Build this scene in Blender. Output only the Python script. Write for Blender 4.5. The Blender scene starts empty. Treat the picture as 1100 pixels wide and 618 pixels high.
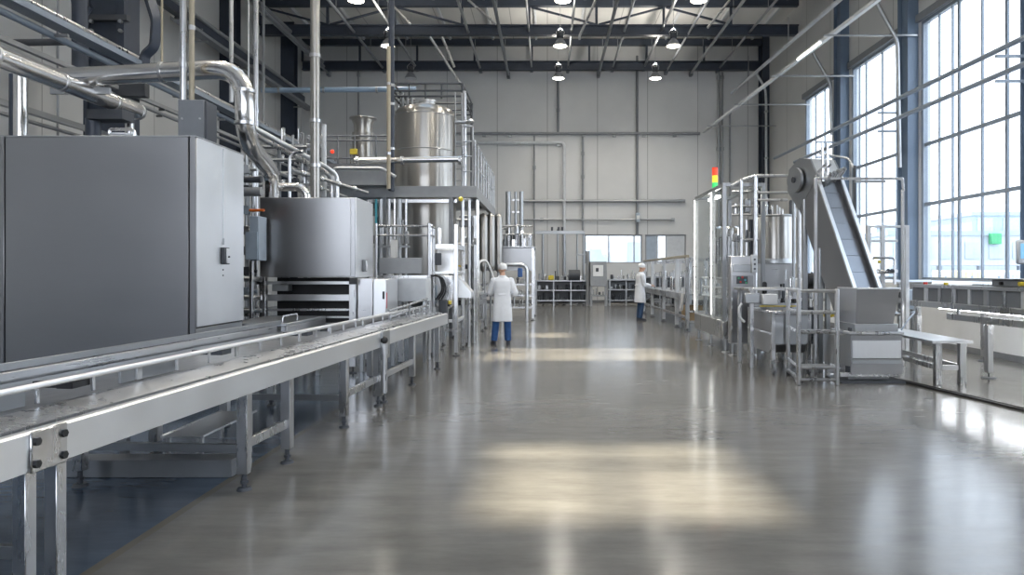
import bpy, math, random
from mathutils import Vector, Matrix
R = random.Random(7)
SC = bpy.context.scene
COL = SC.collection
F, CX, HY, H = 760.0, 588.0, 292.0, 1.58      # focal length (px), vanishing point, eye height

def X(px, y): return (px - CX) / F * y
def Z(py, y): return H - (py - HY) / F * y
def P(px, py, y): return (X(px, y), y, Z(py, y))

# ---------------------------------------------------------------- materials
M = {}
def new_mat(name):
    m = bpy.data.materials.new(name); m.use_nodes = True
    nt = m.node_tree; b = nt.nodes['Principled BSDF']
    M[name] = m
    return m, nt, b
def plain(name, col, rough=0.5, metal=0.0, var=0.06, scale=6.0, spec=None, bump=0.0):
    m, nt, b = new_mat(name)
    N, L = nt.nodes, nt.links
    tc = N.new('ShaderNodeTexCoord'); no = N.new('ShaderNodeTexNoise')
    no.inputs['Scale'].default_value = scale; no.inputs['Detail'].default_value = 5
    L.new(tc.outputs['Object'], no.inputs['Vector'])
    mr = N.new('ShaderNodeMapRange')
    mr.inputs[1].default_value = 0.3; mr.inputs[2].default_value = 0.7
    mr.inputs[3].default_value = 1 - var; mr.inputs[4].default_value = 1 + var
    L.new(no.outputs['Fac'], mr.inputs[0])
    mx = N.new('ShaderNodeVectorMath'); mx.operation = 'SCALE'
    mx.inputs[0].default_value = col[:3]
    L.new(mr.outputs[0], mx.inputs['Scale']); L.new(mx.outputs[0], b.inputs['Base Color'])
    b.inputs['Roughness'].default_value = rough; b.inputs['Metallic'].default_value = metal
    if spec is not None: b.inputs['Specular IOR Level'].default_value = spec
    if bump:
        bp = N.new('ShaderNodeBump'); bp.inputs['Strength'].default_value = bump; bp.inputs['Distance'].default_value = 0.01
        L.new(no.outputs['Fac'], bp.inputs['Height']); L.new(bp.outputs[0], b.inputs['Normal'])
    return m
def steel(name, col, rough, stretch=(5, 5, .6), rvar=0.10, bump=0.05, cvar=0.05):
    m, nt, b = new_mat(name)
    N, L = nt.nodes, nt.links
    tc = N.new('ShaderNodeTexCoord'); mp = N.new('ShaderNodeMapping'); mp.inputs['Scale'].default_value = stretch
    L.new(tc.outputs['Object'], mp.inputs['Vector'])
    no = N.new('ShaderNodeTexNoise'); no.inputs['Scale'].default_value = 3.0; no.inputs['Detail'].default_value = 4
    L.new(mp.outputs[0], no.inputs['Vector'])
    n2 = N.new('ShaderNodeTexNoise'); n2.inputs['Scale'].default_value = 1.7; n2.inputs['Detail'].default_value = 3
    L.new(tc.outputs['Object'], n2.inputs['Vector'])
    ad = N.new('ShaderNodeMath'); ad.operation = 'ADD'; L.new(no.outputs['Fac'], ad.inputs[0]); L.new(n2.outputs['Fac'], ad.inputs[1])
    mr = N.new('ShaderNodeMapRange'); mr.inputs[1].default_value = 0.6; mr.inputs[2].default_value = 1.4
    mr.inputs[3].default_value = max(0.04, rough - rvar); mr.inputs[4].default_value = rough + rvar
    L.new(ad.outputs[0], mr.inputs[0]); L.new(mr.outputs[0], b.inputs['Roughness'])
    m2 = N.new('ShaderNodeMapRange'); m2.inputs[1].default_value = 0.6; m2.inputs[2].default_value = 1.4
    m2.inputs[3].default_value = 1 - cvar; m2.inputs[4].default_value = 1 + cvar
    L.new(ad.outputs[0], m2.inputs[0])
    mx = N.new('ShaderNodeVectorMath'); mx.operation = 'SCALE'; mx.inputs[0].default_value = col[:3]
    L.new(m2.outputs[0], mx.inputs['Scale']); L.new(mx.outputs[0], b.inputs['Base Color'])
    b.inputs['Metallic'].default_value = 1.0
    if bump:
        bp = N.new('ShaderNodeBump'); bp.inputs['Strength'].default_value = bump; bp.inputs['Distance'].default_value = 0.002
        L.new(no.outputs['Fac'], bp.inputs['Height']); L.new(bp.outputs[0], b.inputs['Normal'])
    return m
def emit(name, col, strength):
    m, nt, b = new_mat(name)
    b.inputs['Base Color'].default_value = (*col, 1)
    b.inputs['Emission Color'].default_value = (*col, 1); b.inputs['Emission Strength'].default_value = strength
    return m

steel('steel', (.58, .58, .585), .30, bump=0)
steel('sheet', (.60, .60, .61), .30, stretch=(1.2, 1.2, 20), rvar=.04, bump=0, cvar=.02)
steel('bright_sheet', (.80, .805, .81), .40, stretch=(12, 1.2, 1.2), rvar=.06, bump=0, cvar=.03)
steel('sheet_dark_reflect', (.36, .36, .365), .34, stretch=(1.2, 1.2, 20), rvar=.04, bump=0, cvar=.02)  # darker copy of sheet: dim room reflections put into the base colour
steel('polished', (.70, .69, .67), .17, stretch=(6, 6, .2), rvar=.03, bump=0)
steel('duct', (.72, .71, .70), .20, stretch=(30, 30, 2), rvar=.04, bump=0)
steel('dull_steel', (.42, .43, .44), .38, bump=0)
steel('belt_steel', (.30, .31, .33), .36, stretch=(8, 2, 8), bump=0)
m_ = steel('tank_steel', (.42, .405, .38), .30, stretch=(6, 6, .2), rvar=.03, bump=0)
_nt = m_.node_tree; _b = _nt.nodes['Principled BSDF']; _tg = _nt.nodes.new('ShaderNodeTangent'); _tg.direction_type = 'RADIAL'; _tg.axis = 'Z'
_nt.links.new(_tg.outputs[0], _b.inputs['Tangent']); _b.inputs['Anisotropic'].default_value = .85; _b.inputs['Anisotropic Rotation'].default_value = .25
plain('navy', (.035, .045, .066), .45, var=.12, scale=3)
plain('column_blue', (.13, .18, .25), .4, var=.06, scale=2)
plain('frame_paint', (.24, .28, .33), .4, var=.05)
plain('dark_paint', (.06, .065, .075), .5)
plain('grey_paint', (.30, .31, .32), .45)
plain('mid_paint', (.20, .21, .225), .42)
plain('pale_paint', (.62, .64, .66), .4)
plain('white_paint', (.80, .80, .79), .35, var=.03)
plain('blue_grey', (.40, .47, .55), .4)
plain('pipe_blue', (.30, .40, .52), .35)
plain('tan_pipe', (.38, .33, .24), .4)
plain('black', (.012, .012, .013), .45)
plain('rubber', (.02, .02, .021), .8)
plain('red', (.60, .035, .02), .4)
plain('orange', (.75, .17, .03), .4)
plain('yellow', (.72, .56, .05), .4)
plain('green', (.05, .32, .14), .4)
plain('blue', (.04, .14, .42), .4)
plain('teal', (.06, .32, .40), .4)
plain('cardboard', (.50, .36, .21), .8, var=.08)
plain('coat', (.80, .82, .86), .8, var=.03, scale=12, bump=.1)
plain('trousers', (.025, .085, .24), .85, var=.15, scale=14, bump=.1)
plain('dark_trousers', (.03, .07, .15), .85, var=.15, scale=14, bump=.1)
plain('skin', (.60, .36, .25), .55, var=.04)
plain('hair_net', (.78, .79, .80), .75, var=.10, scale=60, bump=.2)
plain('shoe', (.03, .035, .05), .5)
emit('lens', (1.0, .93, .78), 9.0)
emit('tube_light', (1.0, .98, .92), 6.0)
emit('lamp_red', (.9, .05, .02), .7)
emit('lamp_amber', (.95, .55, .04), .7)
emit('lamp_green', (.05, .55, .15), .5)
emit('fill_strip_glow', (.93, .97, 1.0), 20.0)  # glow of the strip added under the window conveyor
emit('led_strip', (1.0, 1.0, .97), 3.0)
emit('screen', (.16, .36, .55), .6)

def glass(name, tint, refl):
    m, nt, b = new_mat(name)
    N, L = nt.nodes, nt.links; out = N['Material Output']
    N.remove(b)
    t = N.new('ShaderNodeBsdfTransparent'); t.inputs[0].default_value = (*tint, 1)
    g = N.new('ShaderNodeBsdfGlossy'); g.inputs['Roughness'].default_value = .02
    mx = N.new('ShaderNodeMixShader'); mx.inputs[0].default_value = refl
    L.new(t.outputs[0], mx.inputs[1]); L.new(g.outputs[0], mx.inputs[2]); L.new(mx.outputs[0], out.inputs[0])
glass('glass', (.87, .89, .90), .05)
glass('guard_glass', (.965, .975, .975), .04)

def wall_mat(name, col, seam, axis=0, rough=.55):
    m, nt, b = new_mat(name)
    N, L = nt.nodes, nt.links
    tc = N.new('ShaderNodeTexCoord'); no = N.new('ShaderNodeTexNoise'); no.inputs['Scale'].default_value = .6; no.inputs['Detail'].default_value = 6
    L.new(tc.outputs['Object'], no.inputs['Vector'])
    mr = N.new('ShaderNodeMapRange'); mr.inputs[1].default_value = .3; mr.inputs[2].default_value = .7; mr.inputs[3].default_value = .95; mr.inputs[4].default_value = 1.04
    L.new(no.outputs['Fac'], mr.inputs[0])
    sp = N.new('ShaderNodeSeparateXYZ'); L.new(tc.outputs['Object'], sp.inputs[0])
    md = N.new('ShaderNodeMath'); md.operation = 'PINGPONG'; md.inputs[1].default_value = seam / 2
    L.new(sp.outputs[axis], md.inputs[0])
    lt = N.new('ShaderNodeMath'); lt.operation = 'GREATER_THAN'; lt.inputs[1].default_value = .018; L.new(md.outputs[0], lt.inputs[0])
    m2 = N.new('ShaderNodeMapRange'); m2.inputs[3].default_value = .55; m2.inputs[4].default_value = 1; L.new(lt.outputs[0], m2.inputs[0])
    mu = N.new('ShaderNodeMath'); mu.operation = 'MULTIPLY'; L.new(mr.outputs[0], mu.inputs[0]); L.new(m2.outputs[0], mu.inputs[1])
    mx = N.new('ShaderNodeVectorMath'); mx.operation = 'SCALE'; mx.inputs[0].default_value = col
    L.new(mu.outputs[0], mx.inputs['Scale']); L.new(mx.outputs[0], b.inputs['Base Color'])
    b.inputs['Roughness'].default_value = rough
wall_mat('wall_back_panel', (.68, .68, .67), 2.55, 0)
wall_mat('wall_side_panel', (.60, .60, .59), 2.5, 1)
wall_mat('roof_panel', (.66, .65, .62), 1.7, 0)
plain('ledge_white', (.80, .81, .82), .5, var=.04, scale=2)

def floor_mat():
    m, nt, b = new_mat('floor')
    N, L = nt.nodes, nt.links
    tc = N.new('ShaderNodeTexCoord')
    n1 = N.new('ShaderNodeTexNoise'); n1.inputs['Scale'].default_value = .55; n1.inputs['Detail'].default_value = 9; n1.inputs['Roughness'].default_value = .62
    L.new(tc.outputs['Object'], n1.inputs['Vector'])
    mp = N.new('ShaderNodeMapping'); mp.inputs['Scale'].default_value = (.8, 3.2, 1); L.new(tc.outputs['Object'], mp.inputs[0])
    n2 = N.new('ShaderNodeTexNoise'); n2.inputs['Scale'].default_value = 1.6; n2.inputs['Detail'].default_value = 8; n2.inputs['Roughness'].default_value = .7
    L.new(mp.outputs[0], n2.inputs['Vector'])
    ad = N.new('ShaderNodeMath'); ad.operation = 'ADD'; L.new(n1.outputs['Fac'], ad.inputs[0]); L.new(n2.outputs['Fac'], ad.inputs[1])
    cr = N.new('ShaderNodeValToRGB')
    mr0 = N.new('ShaderNodeMapRange'); mr0.inputs[1].default_value = .65; mr0.inputs[2].default_value = 1.35; L.new(ad.outputs[0], mr0.inputs[0])
    cr.color_ramp.elements[0].color = (.118, .113, .103, 1); cr.color_ramp.elements[1].color = (.225, .215, .198, 1)
    L.new(mr0.outputs[0], cr.inputs[0])
    # painted blue-grey work zone to the left of the aisle, and expansion joints
    sp = N.new('ShaderNodeSeparateXYZ'); L.new(tc.outputs['Object'], sp.inputs[0])
    lt = N.new('ShaderNodeMath'); lt.operation = 'LESS_THAN'; lt.inputs[1].default_value = -2.44; L.new(sp.outputs[0], lt.inputs[0])
    zn = N.new('ShaderNodeVectorMath'); zn.operation = 'SCALE'; zn.inputs[0].default_value = (.085, .115, .16)
    m3 = N.new('ShaderNodeMapRange'); m3.inputs[1].default_value = .3; m3.inputs[2].default_value = .7; m3.inputs[3].default_value = .75; m3.inputs[4].default_value = 1.3
    L.new(n2.outputs['Fac'], m3.inputs[0]); L.new(m3.outputs[0], zn.inputs['Scale'])
    mix = N.new('ShaderNodeMix'); mix.data_type = 'RGBA'
    L.new(lt.outputs[0], mix.inputs[0]); L.new(cr.outputs[0], mix.inputs[6]); L.new(zn.outputs[0], mix.inputs[7])
    # ochre edge line
    ab = N.new('ShaderNodeMath'); ab.operation = 'COMPARE'; ab.inputs[1].default_value = -2.41; ab.inputs[2].default_value = .03; L.new(sp.outputs[0], ab.inputs[0])
    mx2 = N.new('ShaderNodeMix'); mx2.data_type = 'RGBA'; mx2.inputs[7].default_value = (.17, .155, .125, 1)
    L.new(ab.outputs[0], mx2.inputs[0]); L.new(mix.outputs[2], mx2.inputs[6])
    L.new(mx2.outputs[2], b.inputs['Base Color'])
    rr = N.new('ShaderNodeMapRange'); rr.inputs[1].default_value = .6; rr.inputs[2].default_value = 1.4; rr.inputs[3].default_value = .11; rr.inputs[4].default_value = .24
    L.new(ad.outputs[0], rr.inputs[0]); L.new(rr.outputs[0], b.inputs['Roughness'])
    b.inputs['Specular IOR Level'].default_value = .5
    bp = N.new('ShaderNodeBump'); bp.inputs['Strength'].default_value = .02; bp.inputs['Distance'].default_value = .02
    L.new(n2.outputs['Fac'], bp.inputs['Height']); L.new(bp.outputs[0], b.inputs['Normal'])
floor_mat()

# ---------------------------------------------------------------- mesh builder
def _basis(d):
    d = Vector(d).normalized()
    up = Vector((0, 0, 1)) if abs(d.z) < .95 else Vector((0, 1, 0))
    u = d.cross(up).normalized(); v = u.cross(d).normalized()
    return d, u, v
class MB:
    def __init__(s): s.v = []; s.f = []
    def add(s, vs, fs):
        o = len(s.v); s.v += [tuple(q) for q in vs]; s.f += [tuple(i + o for i in f) for f in fs]; return s
    def obox(s, c, ax, hs, ch=0.0):
        """box about c with unit axes ax, half sizes hs, chamfer ch"""
        c = Vector(c); ax = [Vector(a) for a in ax]
        if ch <= 0:
            vs = [c + ax[0]*(hs[0]*i) + ax[1]*(hs[1]*j) + ax[2]*(hs[2]*k) for i in (-1, 1) for j in (-1, 1) for k in (-1, 1)]
            fs = [(0,1,3,2),(4,6,7,5),(0,4,5,1),(2,3,7,6),(0,2,6,4),(1,5,7,3)]
            return s.add(vs, fs)
        ch = min(ch, min(hs) * .9)
        vs = []; idx = {}
        for i in (-1, 1):
            for j in (-1, 1):
                for k in (-1, 1):
                    for a in range(3):
                        q = [i*(hs[0]-ch), j*(hs[1]-ch), k*(hs[2]-ch)]
                        q[a] = (i, j, k)[a] * hs[a]
                        idx[(i, j, k, a)] = len(vs)
                        vs.append(c + ax[0]*q[0] + ax[1]*q[1] + ax[2]*q[2])
        fs = []
        for a in range(3):
            b, d = [t for t in range(3) if t != a]
            for sg in (-1, 1):
                q = []
                for sb, sd in ((-1,-1),(1,-1),(1,1),(-1,1)):
                    t = [0,0,0]; t[a] = sg; t[b] = sb; t[d] = sd; q.append(idx[(*t, a)])
                fs.append(q)
            for sb in (-1, 1):
                for sd in (-1, 1):
                    t = [0,0,0]; t[b] = sb; t[d] = sd
                    lo = t[:]; lo[a] = -1; hi = t[:]; hi[a] = 1
                    fs.append([idx[(*lo, b)], idx[(*hi, b)], idx[(*hi, d)], idx[(*lo, d)]])
        for i in (-1, 1):
            for j in (-1, 1):
                for k in (-1, 1): fs.append([idx[(i,j,k,0)], idx[(i,j,k,1)], idx[(i,j,k,2)]])
        return s.add(vs, fs)
    def box(s, x0, x1, y0, y1, z0, z1, ch=0.004):
        if x0 > x1: x0, x1 = x1, x0
        if y0 > y1: y0, y1 = y1, y0
        if z0 > z1: z0, z1 = z1, z0
        return s.obox(((x0+x1)/2, (y0+y1)/2, (z0+z1)/2), ((1,0,0),(0,1,0),(0,0,1)), ((x1-x0)/2, (y1-y0)/2, (z1-z0)/2), ch)
    def bar(s, a, b, w, h=None, ch=0.003):
        h = h or w; a = Vector(a); b = Vector(b); d, u, v = _basis(b - a)
        return s.obox((a+b)/2, (u, d, v), (w/2, (b-a).length/2, h/2), ch)
    def cyl(s, a, b, r, r2=None, n=14):
        r2 = r if r2 is None else r2; a = Vector(a); b = Vector(b); d, u, v = _basis(b - a)
        vs = []
        for i in range(n):
            t = 2*math.pi*i/n; q = u*math.cos(t) + v*math.sin(t); vs += [a + q*r, b + q*r2]
        fs = [(2*i, 2*((i+1) % n), 2*((i+1) % n)+1, 2*i+1) for i in range(n)]
        fs += [tuple(2*i for i in range(n))[::-1], tuple(2*i+1 for i in range(n))]
        return s.add(vs, fs)
    def tube(s, pts, r, n=10, bend=None, close=False):
        pts = [Vector(p) for p in pts]
        if bend is None: bend = r * 3
        path = [pts[0]]
        for i in range(1, len(pts)-1):
            a, p, b = pts[i-1], pts[i], pts[i+1]
            e0, e1 = (a-p), (b-p); k = min(bend, e0.length*.48, e1.length*.48)
            q0 = p + e0.normalized()*k; q1 = p + e1.normalized()*k
            for j in range(7):
                t = j/6; path.append(q0*(1-t)**2 + p*2*t*(1-t) + q1*t*t)
        path.append(pts[-1])
        d, u, v = _basis(path[1]-path[0]); rings = []
        for i, p in enumerate(path):
            t = (path[min(i+1, len(path)-1)] - path[max(i-1, 0)]).normalized()
            u = (u - t*u.dot(t)).normalized(); w = t.cross(u)
            rings.append([p + u*(r*math.cos(2*math.pi*j/n)) + w*(r*math.sin(2*math.pi*j/n)) for j in range(n)])
        vs = [q for g in rings for q in g]; fs = []
        for i in range(len(rings)-1):
            for j in range(n): fs.append((i*n+j, i*n+(j+1) % n, (i+1)*n+(j+1) % n, (i+1)*n+j))
        fs += [tuple(range(n))[::-1], tuple((len(rings)-1)*n+j for j in range(n))]
        return s.add(vs, fs)
    def lathe(s, c, prof, n=36, axis='z', caps=True):
        c = Vector(c); vs = []; fs = []
        for r, z in prof:
            for j in range(n):
                t = 2*math.pi*j/n; q = (r*math.cos(t), r*math.sin(t), z)
                if axis == 'x': q = (q[2], q[0], q[1])
                if axis == 'y': q = (q[0], q[2], q[1])
                vs.append(c + Vector(q))
        for i in range(len(prof)-1):
            for j in range(n): fs.append((i*n+j, i*n+(j+1) % n, (i+1)*n+(j+1) % n, (i+1)*n+j))
        if caps: fs += [tuple(range(n))[::-1], tuple((len(prof)-1)*n+j for j in range(n))]
        return s.add(vs, fs)
    def prism(s, poly, ex):
        ex = Vector(ex); n = len(poly); a = [Vector(p) for p in poly]
        vs = a + [p + ex for p in a]
        fs = [tuple(range(n))[::-1], tuple(range(n, 2*n))] + [(i, (i+1) % n, n+(i+1) % n, n+i) for i in range(n)]
        return s.add(vs, fs)
    def ball(s, c, rx, ry=None, rz=None, n=16, m=10):
        ry = ry or rx; rz = rz or rx; c = Vector(c); prof = []
        vs = []; fs = []
        for i in range(m+1):
            ph = math.pi*(i+.02)/(m+.04)
            for j in range(n):
                t = 2*math.pi*j/n
                vs.append(c + Vector((rx*math.sin(ph)*math.cos(t), ry*math.sin(ph)*math.sin(t), -rz*math.cos(ph))))
        for i in range(m):
            for j in range(n): fs.append((i*n+j, i*n+(j+1) % n, (i+1)*n+(j+1) % n, (i+1)*n+j))
        fs += [tuple(range(n))[::-1], tuple(m*n+j for j in range(n))]
        return s.add(vs, fs)
    def torus(s, c, R_, r, ax='z', n=24, m=8):
        c = Vector(c); vs = []; fs = []
        for i in range(n):
            t = 2*math.pi*i/n
            for j in range(m):
                p = 2*math.pi*j/m; q = ((R_+r*math.cos(p))*math.cos(t), (R_+r*math.cos(p))*math.sin(t), r*math.sin(p))
                if ax == 'x': q = (q[2], q[0], q[1])
                if ax == 'y': q = (q[0], q[2], q[1])
                vs.append(c + Vector(q))
        for i in range(n):
            for j in range(m): fs.append((i*m+j, ((i+1) % n)*m+j, ((i+1) % n)*m+(j+1) % m, i*m+(j+1) % m))
        return s.add(vs, fs)
    def build(s, name, mat, parent=None, label=None, **kw):
        off = LOCAL.get(root_of(parent).name, Vector()) if parent is not None else Vector()
        me = bpy.data.meshes.new(name)
        me.from_pydata([tuple(Vector(q) - off) for q in s.v], [], s.f)
        import bmesh
        bm = bmesh.new(); bm.from_mesh(me); bmesh.ops.recalc_face_normals(bm, faces=bm.faces[:]); bm.to_mesh(me); bm.free()
        me.polygons.foreach_set('use_smooth', [True]*len(me.polygons)); me.set_sharp_from_angle(angle=math.radians(38))
        me.materials.append(M[mat] if isinstance(mat, str) else mat)
        o = bpy.data.objects.new(name, me); COL.objects.link(o)
        if parent is not None: o.parent = parent
        if label: o['label'] = label
        for k, q in kw.items(): o[k] = q
        return o
LOCAL = {}
def root_of(o):
    while o.parent is not None: o = o.parent
    return o
def tag(o, label, cat, group=None, kind=None):
    o['label'] = label; o['category'] = cat
    if group: o['group'] = group
    if kind: o['kind'] = kind
    return o
def thing(name, label, cat, loc=(0, 0, 0), rz=0.0, group=None, local=False, kind=None):
    o = bpy.data.objects.new(name, None); COL.objects.link(o); o.location = loc; o.rotation_euler = (0, 0, rz)
    o.empty_display_size = .1
    tag(o, label, cat, group, kind)
    LOCAL[o.name] = Vector() if local else Vector(loc)
    return o
def copy_tree(o, label=None, loc=None, rz=None, parent=None):
    c = o.copy(); COL.objects.link(c)
    if parent is not None: c.parent = parent
    if label: c['label'] = label
    if loc is not None: c.location = loc
    if rz is not None: c.rotation_euler = (0, 0, rz)
    for ch in list(o.children): copy_tree(ch, parent=c)
    return c
def solo(mb, name, mat, label, cat, loc=None, group=None, kind=None):
    """a thing that is a single mesh, origin at its base centre"""
    if loc is None:
        xs = [q[0] for q in mb.v]; ys = [q[1] for q in mb.v]; zs = [q[2] for q in mb.v]
        loc = ((min(xs)+max(xs))/2, (min(ys)+max(ys))/2, min(zs))
    l = Vector(loc); mb.v = [tuple(Vector(q) - l) for q in mb.v]
    o = mb.build(name, mat); o.location = loc
    return tag(o, label, cat, group, kind)
def struct(mb, name, mat, label=None, cat='building', parent=None):
    o = mb.build(name, mat, parent)
    if parent is None: tag(o, label or name.replace('_', ' '), cat, kind='structure')
    return o
def foot(mb, x, y, r=.045, h=.05):
    mb.cyl((x, y, 0.0), (x, y, .018), r, r*.9, 16); mb.cyl((x, y, .018), (x, y, .018+h), .013, n=8)
# ================================================================ the hall
XL, XR, YB, YF, ZR = -12.5, 11.0, 36.0, -6.0, 13.3
o = struct(MB().box(XL-.3, XR+.3, YF-.3, YB+.3, -.25, 0, 0), 'floor', 'floor', 'polished concrete hall floor with a blue-grey painted zone', 'floor')
# back wall with two window openings
BW = [(X(628, YB), X(690, YB)), (X(693, YB), X(737, YB))]; BZ0, BZ1 = Z(283, YB), Z(252, YB)
mb = MB()
mb.box(XL-.3, BW[0][0], YB, YB+.3, 0, ZR, 0); mb.box(BW[1][1], XR+.3, YB, YB+.3, 0, ZR, 0)
mb.box(BW[0][0], BW[1][1], YB, YB+.3, BZ1, ZR, 0); mb.box(BW[0][0], BW[1][1], YB, YB+.3, 0, BZ0, 0); mb.box(BW[0][1], BW[1][0], YB, YB+.3, BZ0, BZ1, 0)
struct(mb, 'wall_back', 'wall_back_panel', 'pale grey panelled end wall of the hall', 'wall')
struct(MB().box(XL-.3, XL, YF, YB, 0, ZR, 0), 'wall_left', 'wall_side_panel', 'grey panelled wall behind the ovens and pipes', 'wall')
mb = MB()
mb.box(XL-.3, XR+.3, YF-.3, YF, 0, 2, 0); mb.box(XL-.3, XR+.3, YF-.3, YF, 8, ZR, 0); mb.box(XL-.3, -8, YF-.3, YF, 2, 8, 0); mb.box(7, XR+.3, YF-.3, YF, 2, 8, 0)
struct(mb, 'wall_front', 'mid_paint', 'dark grey wall at the near end of the hall', 'wall')
# right wall with tall window bays
BAYS = [(6.7, 11.2), (11.7, 15.3), (16.05, 20.85), (21.7, 25.6), (27.3, 30.2)]
WZ0, WZ1 = 1.36, 8.95
mb = MB()
e = [YF] + [q for b in BAYS for q in b] + [YB]
for i in range(0, len(e), 2): mb.box(XR, XR+.3, e[i], e[i+1], 0, ZR, 0)
for a, b in BAYS: mb.box(XR, XR+.3, a, b, WZ1, ZR, 0); mb.box(XR, XR+.3, a, b, 0, WZ0, 0)
struct(mb, 'wall_right', 'wall_side_panel', 'panelled wall with tall windows', 'wall')
# roof with unseen skylight openings, added to throw the sun patches
SUN = Vector((.25, -.36, -1.0))
PATCH = [(-.5, 1.5, 4.5, 6.5), (-1.5, 2.4, 12.6, 14.6), (-1.9, .6, 17.0, 18.4)]      # sunlit floor patches that set where the added skylights go
ADDED_HOLES = []
for x0, x1, y0, y1 in PATCH:
    dx, dy = -SUN.x*ZR, -SUN.y*ZR
    ADDED_HOLES.append((x0+dx, x1+dx, y0+dy, y1+dy))
mb = MB(); y = YF-.3
for x0, x1, y0, y1 in ADDED_HOLES:
    mb.box(XL-.3, XR+.3, y, y0, ZR, ZR+.25, 0); mb.box(XL-.3, x0, y0, y1, ZR, ZR+.25, 0); mb.box(x1, XR+.3, y0, y1, ZR, ZR+.25, 0); y = y1
mb.box(XL-.3, XR+.3, y, YB+.3, ZR, ZR+.25, 0)
struct(mb, 'ceiling', 'roof_panel', 'pale roof deck over the steel trusses', 'ceiling')
for i, (x0, x1, y0, y1) in enumerate(ADDED_HOLES):
    t = thing(f'window_{20+i}', 'unseen skylight added in the roof deck for the sun patches', 'window', ((x0+x1)/2, (y0+y1)/2, ZR), kind='structure')
    mb = MB()
    n = 2 if x1-x0 < 3 else 3
    for k in range(1, n): q = x0+(x1-x0)*k/n; mb.box(q-.06, q+.06, y0, y1, ZR, ZR+.1, 0)
    mb.box(x0, x1, (y0+y1)/2+.25, (y0+y1)/2+.36, ZR, ZR+.1, 0)
    mb.build('window_frame', 'navy', t); MB().box(x0, x1, y0, y1, ZR+.14, ZR+.15, 0).build('pane', 'glass', t)

# windows of the right wall
def tall_window(name, y0, y1, lines, label):
    t = thing(name, label, 'window', (XR, (y0+y1)/2, WZ0), kind='structure')
    f = MB(); w = .10
    f.box(XR+.02, XR+.16, y0, y0+w, WZ0, WZ1); f.box(XR+.02, XR+.16, y1-w, y1, WZ0, WZ1)
    f.box(XR+.02, XR+.16, y0+w, y1-w, WZ1-w, WZ1); f.box(XR+.02, XR+.16, y0+w, y1-w, WZ0, WZ0+.06)
    f.build('window_frame', 'frame_paint', t)
    for q, th in lines:
        MB().box(XR+.06, XR+.12, q-th*.36, q+th*.36, WZ0+.06, WZ1-w).build('mullion', 'frame_paint', t)
    for z in (3.55, 5.3, 7.1):
        if z > 7: continue
        MB().box(XR+.055, XR+.125, y0+w, y1-w, z-.05, z+.05).build('transom', 'frame_paint', t)
    MB().box(XR+.085, XR+.095, y0+w, y1-w, WZ0+.06, WZ1-w, 0).build('pane', 'glass', t)
    MB().box(XR-.10, XR+.02, y0-.12, y1+.12, WZ1, WZ1+.22).build('window_head', 'mid_paint', t)
    MB().box(XR-.06, XR+.02, y0, y1, WZ0-.06, WZ0).build('window_sill', 'grey_paint', t)
for i, (a, b) in enumerate(BAYS):
    n = 4 if b-a > 3.5 else 3
    ln = [(a+(b-a)*k/n, .11 if k == 2 else .07) for k in range(1, n)]
    if i == 2: ln = [(17.06, .12), (18.03, .07), (19.04, .13), (19.35, .06), (20.0, .06)]
    if i == 3: ln = [(22.45, .06), (23.4, .07), (24.6, .10), (25.1, .06)]
    tall_window(f'window_{i+1}', a, b, ln, 'tall steel-framed window in the right wall')
# back windows with a lit yard beyond
for i, (a, b) in enumerate(BW):
    t = thing(f'window_{i+11}', 'low horizontal window in the end wall', 'window', ((a+b)/2, YB, BZ0), kind='structure')
    mb = MB(); w = .07
    mb.box(a, a+w, YB+.05, YB+.15, BZ0, BZ1); mb.box(b-w, b, YB+.05, YB+.15, BZ0, BZ1); mb.box(a+w, b-w, YB+.05, YB+.15, BZ0, BZ0+w); mb.box(a+w, b-w, YB+.05, YB+.15, BZ1-w, BZ1)
    mb.build('window_frame', 'grey_paint', t)
    for k in ((.42, .86) if i == 0 else (.30, .52)): MB().box(a+(b-a)*k-.03, a+(b-a)*k+.03, YB+.06, YB+.14, BZ0+w, BZ1-w).build('mullion', 'grey_paint', t)
    MB().box(a+w, b-w, YB+.095, YB+.105, BZ0+w, BZ1-w, 0).build('pane', 'glass', t)
    if i == 1:
        MB().box(a+w, a+(b-a)*.28, YB+.065, YB+.09, BZ0+w, BZ1-w).build('blind_panel', 'blue_grey', t)
        MB().box(a+(b-a)*.54, b-w, YB+.065, YB+.09, BZ0+w, BZ1-w).build('blind_panel', 'pale_paint', t)

# knee wall and ledge below the windows
struct(MB().box(8.2, XR, -5.8, 26.5, 0, 1.33, .01), 'trim_1', 'ledge_white', 'low white service ledge under the tall windows', 'ledge')
struct(MB().box(8.165, 8.2, -5.8, 26.5, 0, .12, .004), 'baseboard_right', 'mid_paint', 'grey plinth strip along the white ledge', 'baseboard')
struct(MB().box(XL+.03, XR-.03, YB-.06, YB, 0, .14, .004), 'baseboard_back', 'mid_paint', 'grey plinth strip of the end wall', 'baseboard')
# channel rail let in the floor on the right
mb = MB()
for dx in (0, .075): mb.bar((5.02+dx, 10.35, .015), (5.80+dx, 5.2, .015), .03, .03)
mb.bar((5.057, 10.35, .006), (5.837, 5.2, .006), .05, .012)
struct(mb, 'trim_2', 'black', 'black floor guide rail beside the right conveyor', 'floor rail')

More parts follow.
